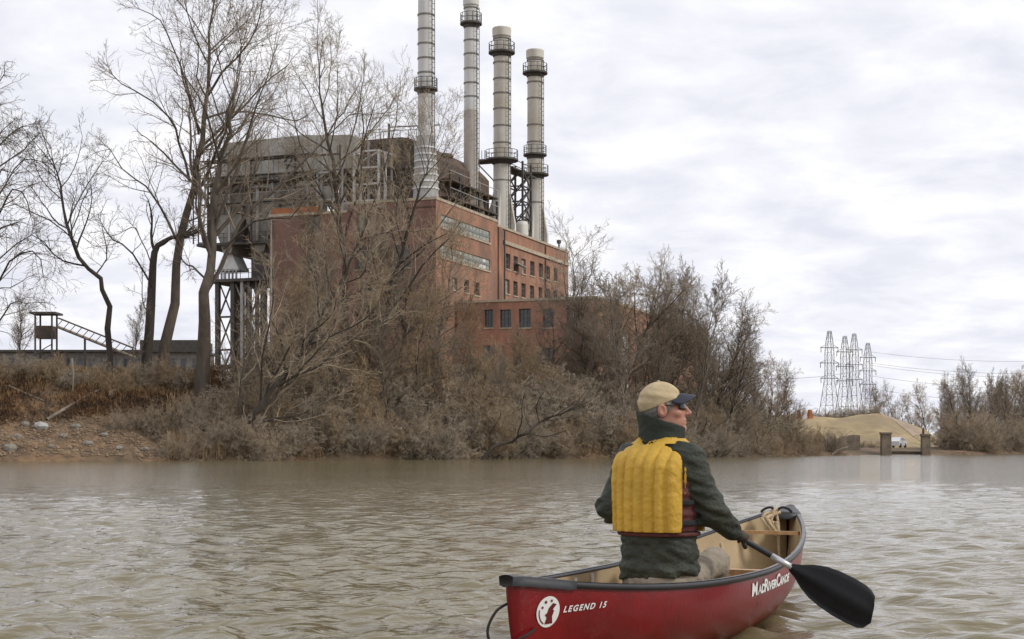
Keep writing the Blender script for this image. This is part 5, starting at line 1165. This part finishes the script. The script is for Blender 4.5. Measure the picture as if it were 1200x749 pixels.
MAN = Vector((.765, 7.95, .275)); HEAD = R(41)
man = empty('person', MAN, -HEAD); tag(man, 'person in a yellow vest, green jacket and tan cap seated in the canoe, looking right', 'person')
mb_inv = Matrix.Translation(MAN) @ Matrix.Rotation(-HEAD, 4, 'Z'); mb_inv = mb_inv.inverted()
# paddle line in world space, through both hands
HR = Vector((1.188, 8.04, .525)); BL = at(976, 693, 7.88); PA = (HR - BL).normalized()
LH = HR + PA * .50
hr = mb_inv @ HR; hl = mb_inv @ LH; pa = (mb_inv.to_3x3() @ PA)
ZP = [-.06, .0, .05, .12, .22, .30, .42, .54, .62, .68, .72, .76, .82]
AP = [.205, .226, .232, .226, .218, .216, .222, .230, .232, .220, .190, .125, .070]
AP = [a * .91 for a in AP]
BP = [.15, .168, .172, .168, .162, .160, .162, .158, .152, .138, .120, .098, .070]
CYP = [0, 0, 0, 0, -.005, -.01, -.012, -.012, -.008, 0, .008, .014, .02]
def torso(x, y, z, grow_=0.0):
    a = np.interp(z, ZP, AP) + grow_; b = np.interp(z, ZP, BP) + grow_; yc = y - np.interp(z, ZP, CYP); k = (np.abs(x / a) ** 2.35 + np.abs(yc / b) ** 2.35) ** (1 / 2.35)
    return (k - 1) * np.minimum(a, b) * .9
SHR, SHL = (.178, -.01, .655), (-.178, .0, .655); ELR = tuple(mb_inv @ Vector((1.02, 7.87, .675))); ELL_ = tuple(mb_inv @ Vector((.522, 8.03, .68)))
def toward(a, b, d): a = Vector(a); b = Vector(b); return tuple(b + (a - b).normalized() * d)
WRR = toward(ELR, hr, .075); WRL = toward(ELL_, hl, .075)
def arm_r(x, y, z): return smin(cap_(x, y, z, SHR, ELR, .092, .078), cap_(x, y, z, ELR, WRR, .078, .053), .03)
def arm_l(x, y, z): return smin(cap_(x, y, z, SHL, ELL_, .088, .076), cap_(x, y, z, ELL_, WRL, .074, .052), .03)
def nz3(x, y, z, s_, seed=0): return vnoise(x + .37 * z, y * .8 + z, s_, seed) + vnoise(y + 2 * z, x - .5 * z, s_, seed + 3)
def jacket(x, y, z):
    t = torso(x, y, z); t = np.maximum(t, .045 + .01 * np.sin(x * 9) - z); t = np.maximum(t, z - .80)
    d = smin(smin(t, arm_r(x, y, z), .045), arm_l(x, y, z), .045)
    fold = .010 * nz3(x, y, z * 1.6, .075, 1) + .006 * nz3(x, y, z * 2, .035, 5)
    # gathered hem and creases at the elbow and waist
    fold = fold + .005 * np.sin(z * 75 + 3 * x) * np.exp(-((z - .10) / .07) ** 2) + .006 * np.sin((z + .7 * x) * 95) * np.exp(-(((x - .265) / .07) ** 2 + ((z - .42) / .09) ** 2)) + .006 * np.sin((z - .6 * x) * 95) * np.exp(-(((x + .28) / .07) ** 2 + ((z - .42) / .09) ** 2))
    for w_ in (WRR, WRL): pass
    d = d - fold
    return d
part(jacket, (-.42, -.24, -.05), (.44, .34, .82), .0085, 'jacket', M['jacket'], man)
# collar
def collar(x, y, z):
    a = .098 + .012 * np.clip((z - .80) / .08, 0, 1); k = np.sqrt((x / a) ** 2 + ((y - .018) / (a * 1.02)) ** 2); top = .858 - .34 * (x * math.sin(R(50)) + y * math.cos(R(50)) + .0) + .006 * vnoise(x, y, .05, 3)
    d = np.abs((k - 1) * a) - .014; d = np.maximum(d, z - top); d = np.maximum(d, .735 - z); return d - .006 - .004 * nz3(x, y, z, .05, 8)
part(collar, (-.17, -.16, .70), (.17, .19, .91), .006, 'collar', M['collar'], man)
# life vest: thick quilted tubes on the back, cut by the armholes and the neck
def vest(x, y, z):
    tube_ = .025 * np.abs(np.cos(x * PI / .062)) ** .45
    d = torso(x, y, z, .014) - tube_ * np.clip((.745 - z) / .09, 0, 1) - .002 * nz3(x, y, z, .03, 4)
    arm = np.minimum(cap_(x, y, z, (.218, .0, .675), (.26, .02, .40), .080, .080), cap_(x, y, z, (-.222, .0, .675), (-.27, .0, .40), .078, .080))
    arm2 = np.minimum(cap_(x, y, z, (.228, .0, .70), (.218, .0, .44), .085, .080), cap_(x, y, z, (-.228, .0, .70), (-.218, .0, .44), .085, .080))
    d = np.maximum(d, -np.minimum(arm, arm2)); d = np.maximum(d, -(np.sqrt(x ** 2 + (y - .02) ** 2) - .118 - .06 * np.clip((.76 - z) / .1, 0, .3)) * (z > .70) - 9 * (z <= .70))
    d = np.maximum(d, .288 - z); d = np.maximum(d, z - .80)
    side = np.abs(y + .00) < .055; sd_ = np.where((np.abs(x) > .10) & (z < .735), .104 - np.abs(y - .002), -1); d = np.maximum(d, sd_)
    return d
part(vest, (-.27, -.24, .25), (.27, .23, .82), .0065, 'life_vest', M['vest'], man)
def side_panel(x, y, z):
    d = torso(x, y, z, .013) - .003 * np.sin(z * 120); d = np.maximum(d, np.abs(y - .002) - .112); d = np.maximum(d, .29 - z); d = np.maximum(d, z - .56); d = np.maximum(d, .11 - np.abs(x)); return d
for s0, s1 in ((-.28, -.1), (.1, .28)): part(side_panel, (s0, -.14, .26), (s1, .12, .60), .007, 'side_panel', M['maroon'], man)
def strap(x, y, z):
    d = torso(x, y, z, .024); zz_ = np.minimum(np.abs(z - .335), np.abs(z - .44)) - .014; d = np.maximum(np.maximum(d, zz_), np.abs(y - .002) - .118); return np.maximum(d, .12 - np.abs(x))
for s0, s1 in ((-.29, -.12), (.12, .29)):
    for z0_, z1_ in ((.30, .37), (.41, .47)): part(strap, (s0, -.14, z0_), (s1, .12, z1_), .006, 'strap', M['web'], man)
hemb = lambda x, y, z: np.maximum(np.maximum(torso(x, y, z, .020), np.abs(z - .276) - .010), -torso(x, y, z, -.01))
part(hemb, (-.26, -.22, .26), (.26, .21, .31), .006, 'vest_hem', M['maroon'], man)
# trousers: seat, thighs, shins
def twist(p, a=R(41 - 25)): return (p[0] * math.cos(a) - p[1] * math.sin(a), p[0] * math.sin(a) + p[1] * math.cos(a), p[2])
KR, KL = twist((.15, .47, .10)), twist((-.15, .47, .10)); AR_, AL_ = twist((.15, .56, -.24)), twist((-.15, .56, -.24))
def trousers(x, y, z):
    d = ell(x, y, z, (0, .01, .03), (.205, .175, .115))
    for k_, a_ in ((KR, AR_), (KL, AL_)):
        hp_ = twist((.095 if k_ is KR else -.095, .04, .03)); d = smin(d, cap_(x, y, z, hp_, k_, .100, .074), .05); d = smin(d, cap_(x, y, z, k_, a_, .070, .055), .03)
    return np.maximum(d - .008 * nz3(x, y, z, .06, 2) - .004 * nz3(x, y, z, .025, 6), -.012 - z - .4 * np.clip(y - .2, 0, .4) * 9)
part(trousers, (-.4, -.22, -.32), (.3, .72, .2), .010, 'trousers', M['trousers'], man)
for a_ in (AR_, AL_):
    def boot(x, y, z, a_=a_): return np.maximum(smin(ell(x, y, z, (a_[0], a_[1] + .07, a_[2] - .01), (.048, .135, .05)), cap_(x, y, z, a_, (a_[0], a_[1], a_[2] + .06), .055, .055), .03), a_[2] - .045 - z)
    part(boot, (a_[0] - .1, a_[1] - .12, a_[2] - .08), (a_[0] + .1, a_[1] + .25, a_[2] + .12), .01, 'boot', M['web'], man)
# body: head, neck, and hands closed on the shaft, one skin
YAW = R(50); HC = np.array((0, .03, .912)); fwd = np.array((math.sin(YAW), math.cos(YAW), 0)); rgt = np.array((math.cos(YAW), -math.sin(YAW), 0))
TIL = R(4)
def to_head(x, y, z):
    dx_, dy_, dz_ = x - HC[0], y - HC[1], z - HC[2]; hx = dx_ * rgt[0] + dy_ * rgt[1]; hy = dx_ * fwd[0] + dy_ * fwd[1]
    return hx, hy * math.cos(TIL) + dz_ * math.sin(TIL), -hy * math.sin(TIL) + dz_ * math.cos(TIL)
HS = 1.06
def head(x, y, z):
    a, b, c = to_head(x, y, z); a, b, c = a / HS, b / HS, c / HS
    d = ell(a, b, c, (0, -.012, .034), (.077, .097, .093)); d = smin(d, ell(a, b, c, (0, .042, -.035), (.060, .062, .078)), .03)
    d = smin(d, ell(a, b, c, (0, .028, -.07), (.056, .062, .042)), .025); d = smin(d, ell(a, b, c, (0, .088, -.100), (.024, .018, .018)), .022)
    d = smin(d, cap_(a, b, c, (-.032, .080, .036), (.032, .080, .036), .015, .015), .015)
    d = smin(d, cap_(a, b, c, (0, .096, .022), (0, .124, -.022), .009, .0145), .010); d = smin(d, np.minimum(ell(a, b, c, (.012, .108, -.026), (.010, .013, .009)), ell(a, b, c, (-.012, .108, -.026), (.010, .013, .009))), .006)
    d = smin(d, ell(a, b, c, (0, .099, -.055), (.026, .012, .007)), .007); d = smin(d, ell(a, b, c, (0, .097, -.071), (.023, .012, .0075)), .007)
    d = np.maximum(d, -ell(a, b, c, (0, .116, -.0625), (.022, .013, .0022)))
    for s_ in (-1, 1):
        d = smin(d, ell(a, b, c, (s_ * .048, .062, -.02), (.02, .022, .02)), .015)
        er = np.maximum(ell(a, b, c, (s_ * .083, -.012, -.004), (.012, .023, .035)), -ell(a, b, c, (s_ * .094, -.008, -.001), (.007, .013, .021))); d = smin(d, er, .006)
        d = np.maximum(d, -ell(a, b, c, (s_ * .034, .098, .014), (.018, .010, .009))); d = np.minimum(d, ell(a, b, c, (s_ * .033, .080, .014), (.013, .012, .012)))
    return d * HS
def neck(x, y, z): return cap_(x, y, z, (HC[0] - fwd[0] * .01, HC[1] - fwd[1] * .01, HC[2] - .05), (0, .015, .72), .060, .066)
def skin_body(x, y, z): return smin(head(x, y, z), neck(x, y, z), .02)
def frame_of(axis, towards):
    ax_ = np.array(axis) / np.linalg.norm(axis); t = np.array(towards, float); t = t - ax_ * (t @ ax_); t /= np.linalg.norm(t); return ax_, t, np.cross(ax_, t)
def hand(center, wrist, x, y, z, flip):
    """palm on the wrist side of the shaft, four fingers wrapped round it, thumb round the other way"""
    c0 = np.array(center); ax_, tw, bn__ = frame_of(np.array(pa), np.array(wrist) - c0); bn__ = bn__ * flip; r0 = .0165
    P = lambda u, an, rad_: c0 + ax_ * u + (tw * math.cos(an) + bn__ * math.sin(an)) * rad_
    d = cap_(x, y, z, P(-.030, .0, .034), P(.030, .0, .034), .021, .021); d = smin(d, cap_(x, y, z, P(0, 0, .040), np.array(wrist), .030, .028), .02)
    d = smin(d, cap_(x, y, z, P(-.034, .55, .030), P(.034, .55, .030), .015, .015), .012)
    for k, (u, ln) in enumerate(((-.036, 3.6), (-.012, 4.0), (.012, 3.9), (.035, 3.3))):
        an = .7; pr_ = P(u, an, r0 + .013)
        for j in range(4):
            an2 = an + (ln - .7) / 4; q = P(u + .001 * j, an2, r0 + .011); d = np.minimum(d, cap_(x, y, z, pr_, q, .0105 - .0009 * j, .0102 - .0009 * j)) if j else smin(d, cap_(x, y, z, pr_, q, .011, .0105), .006); pr_ = q; an = an2
    pr_ = P(-.030, -.35, .032)
    for j, (u, an) in enumerate(((-.050, -1.1), (-.054, -1.9), (-.046, -2.6))): q = P(u, an, r0 + .013); d = smin(d, cap_(x, y, z, pr_, q, .013 - .001 * j, .012 - .001 * j), .006); pr_ = q
    return d
v1, f1 = surf(skin_body, (-.17, -.13, .70), (.2, .2, 1.06), .0042)
def hgrid(c_, w_, flip):
    c_ = np.array(c_); return surf(lambda x, y, z: hand(c_, w_, x, y, z, flip), c_ - .13, c_ + .13, .0042)
v2, f2 = hgrid(hr, WRR, 1); v3, f3 = hgrid(hl, WRL, -1)
# the arms inside the sleeves and the trunk inside the jacket keep the body one skin
def inner(x, y, z):
    d = np.maximum(torso(x, y, z, -.03), z - .76); 
    for s_, e_, w_ in ((SHR, ELR, WRR), (SHL, ELL_, WRL)): d = smin(d, cap_(x, y, z, s_, e_, .05, .042), .02); d = smin(d, cap_(x, y, z, e_, w_, .04, .03), .02)
    return np.maximum(d, .06 - z)
v4, f4 = surf(inner, (-.4, -.2, .03), (.42, .32, .80), .014)
vv = np.concatenate([v1, v4]); ff = np.concatenate([f1, f4 + len(v1)])
link('body', np_mesh('body', vv, ff), M['skin'], man, True)
for v_, f_ in ((v2, f2), (v3, f3)): link('hand', np_mesh('hand', v_, f_), M['glove'], man, True)
# hair under the cap
def hair(x, y, z):
    a, b, c = to_head(x, y, z); a, b, c = a / HS, b / HS, c / HS; d = ell(a, b, c, (0, -.014, .030), (.0805, .1005, .0965)); d = np.maximum(d, b - .050 + .7 * np.clip(-c, -.03, .2)); d = np.maximum(d, -.052 - .35 * b - c); d = np.maximum(d, c - .06)
    ear = np.minimum(ell(a, b, c, (.083, -.008, -.004), (.03, .028, .04)), ell(a, b, c, (-.083, -.008, -.004), (.03, .028, .04))); return np.maximum(d, -ear) + .002 * vnoise(a + b, c + a, .008, 2)
part(hair, (-.16, -.12, .8), (.2, .2, 1.06), .005, 'hair', M['hair'], man)
# cap: crown, visor, button
def crown(x, y, z):
    a, b, c = to_head(x, y, z); a, b, c = a / HS, b / HS, c / HS; d = ell(a, b, c, (0, -.014, .040), (.0875, .1085, .101)) ; d = d - .0025 * np.sin(c * 120 + 30 * b) * np.exp(-((c - .07) / .03) ** 2) - .002 * nz3(a, b, c, .03, 3)
    rim = .030 + .34 * b; d = np.maximum(d, rim - c); return d
cpo = part(crown, (-.18, -.14, .86), (.2, .2, 1.1), .0048, 'cap', M['khaki'], man)
def hw(a, b, c): a, b, c = a * HS, b * HS, c * HS; b2 = b * math.cos(TIL) - c * math.sin(TIL); c2 = b * math.sin(TIL) + c * math.cos(TIL); return tuple(HC + rgt * a + fwd * b2 + np.array((0, 0, c2)))
v = []; f = []; NU, NVs = 18, 7
for lay_ in (0, 1):
    for i in range(NU + 1):
        u = -1.08 + 2.16 * i / NU
        for j in range(NVs + 1):
            q = j / NVs; ext = .078 * math.cos(u * 1.0) ** .6 * q; r_a = .085; x = math.sin(u) * (r_a + ext * .25); y = -.014 + math.cos(u) * (.104) + ext; z = .074 - .034 * (1 - math.cos(u)) * 1.5 - .20 * ext + (.0045 if lay_ else 0) - .18 * (x ** 2) / .08
            v.append(hw(x, y, z))
W = NVs + 1; L0 = (NU + 1) * W
for i in range(NU):
    for j in range(NVs):
        a = i * W + j; f.append((a, a + 1, a + W + 1, a + W)); f.append((L0 + a, L0 + a + W, L0 + a + W + 1, L0 + a + 1))
    a = i * W + NVs; f.append((a, L0 + a, L0 + a + W, a + W))
me = bpy.data.meshes.new('visor'); me.from_pydata(v, [], f); link('visor', me, M['navy'], cpo, True)
me = MB().lathe(0, 0, [(.0001, .006), (.008, .004), (.010, 0)], 10).build('button', M['khaki'], cpo, True); me.location = hw(0, -.014, .142)
# wrap-round sunglasses
gl = MB()
for s_ in (-1, 1):
    v = []; f = []; nU = 8
    for i in range(nU + 1):
        u = s_ * (.10 + .78 * i / nU)
        for z in (.028, .018, .004, -.006 + .004 * (i / nU)): v.append(hw(math.sin(u) * .083, .018 + math.cos(u) * .090, z))
    for i in range(nU):
        for j in range(3): a = i * 4 + j; f.append((a, a + 1, a + 5, a + 4))
    me = bpy.data.meshes.new('sunglass_lens'); me.from_pydata(v, [], f); lo_ = link('sunglass_lens', me, M['lens'], man, True)
    sm = lo_.modifiers.new('s', 'SOLIDIFY'); sm.thickness = .003
    MB().tube([hw(s_ * .066, .072, .020), hw(s_ * .080, .035, .020), hw(s_ * .086, -.005, .022)], .0035, 6).build('sunglass_arm', M['lens'], man, True)
MB().tube([hw(-.012, .110, .020), hw(0, .114, .024), hw(.012, .110, .020)], .003, 6).build('sunglass_bridge', M['lens'], man, True)

# ------------------------------------------------------------------ paddle
pd = empty('paddle', BL); tag(pd, 'black bladed paddle with a dark shaft and silver joint held over the right gunwale', 'paddle')
L_h = (HR - BL).length
neck0 = .22
MB().tube([PA * (neck0 + .14), PA * (L_h + .60)], .0155, 12).build('shaft', M['vinyl'], pd, True)
MB().tube([PA * (neck0 + .02), PA * (neck0 + .14)], .0168, 12).build('ferrule', M['alu'], pd, True)
gp = PA * (L_h + .60); gx = PA.cross(Vector((0, 0, 1))).normalized(); MB().tube(smooth_pts([gp - gx * .055, gp - gx * .02 + PA * .012, gp + gx * .02 + PA * .012, gp + gx * .055]), .016, 10).build('grip', M['vinyl'], pd, True)
vd = (BL - Vector((0, 0, H))).normalized(); WD = PA.cross(vd).normalized(); WD = (WD + vd * .18 * 1).normalized(); ND = WD.cross(PA).normalized()
if ND.dot(vd) > 0: ND = -ND
prof = [(.245, .020), (.20, .040), (.15, .070), (.09, .094), (.02, .107), (-.06, .113), (-.13, .111), (-.18, .103), (-.208, .086), (-.222, .055), (-.228, 0)]
v = []; f = []; nW = 9
for lay_ in (0, 1):
    for u, w_ in prof:
        for j in range(nW):
            s_ = -1 + 2 * j / (nW - 1); thk = .004 + .012 * math.exp(-(s_ * w_ / .022) ** 2) * (1 if u > -.2 else .4); uu = u - (.015 * s_ if u < -.15 else 0); wid_ = w_ if w_ > 0 else .045
            cup = .018 * (s_ * w_ / .14) ** 2
            v.append(tuple(PA * uu + WD * (s_ * wid_) + ND * ((thk if lay_ == 0 else -thk) - cup)))
m = len(prof); L0 = m * nW
for i in range(m - 1):
    for j in range(nW - 1):
        a = i * nW + j; f.append((a, a + 1, a + nW + 1, a + nW)); f.append((L0 + a, L0 + a + nW, L0 + a + nW + 1, L0 + a + 1))
    for j in (0, nW - 1): a = i * nW + j; f.append((a, a + nW, L0 + a + nW, L0 + a))
for j in range(nW - 1): a = (m - 1) * nW + j; f.append((a, a + 1, L0 + a + 1, L0 + a))
me = bpy.data.meshes.new('blade'); me.from_pydata(v, [], f); link('blade', me, M['blade'], pd, True)
MB().tube([PA * .25, PA * .1, PA * -.08, PA * -.16], [.016, .0155, .012, .006], 8).build('spine', M['vinyl'], pd, True)
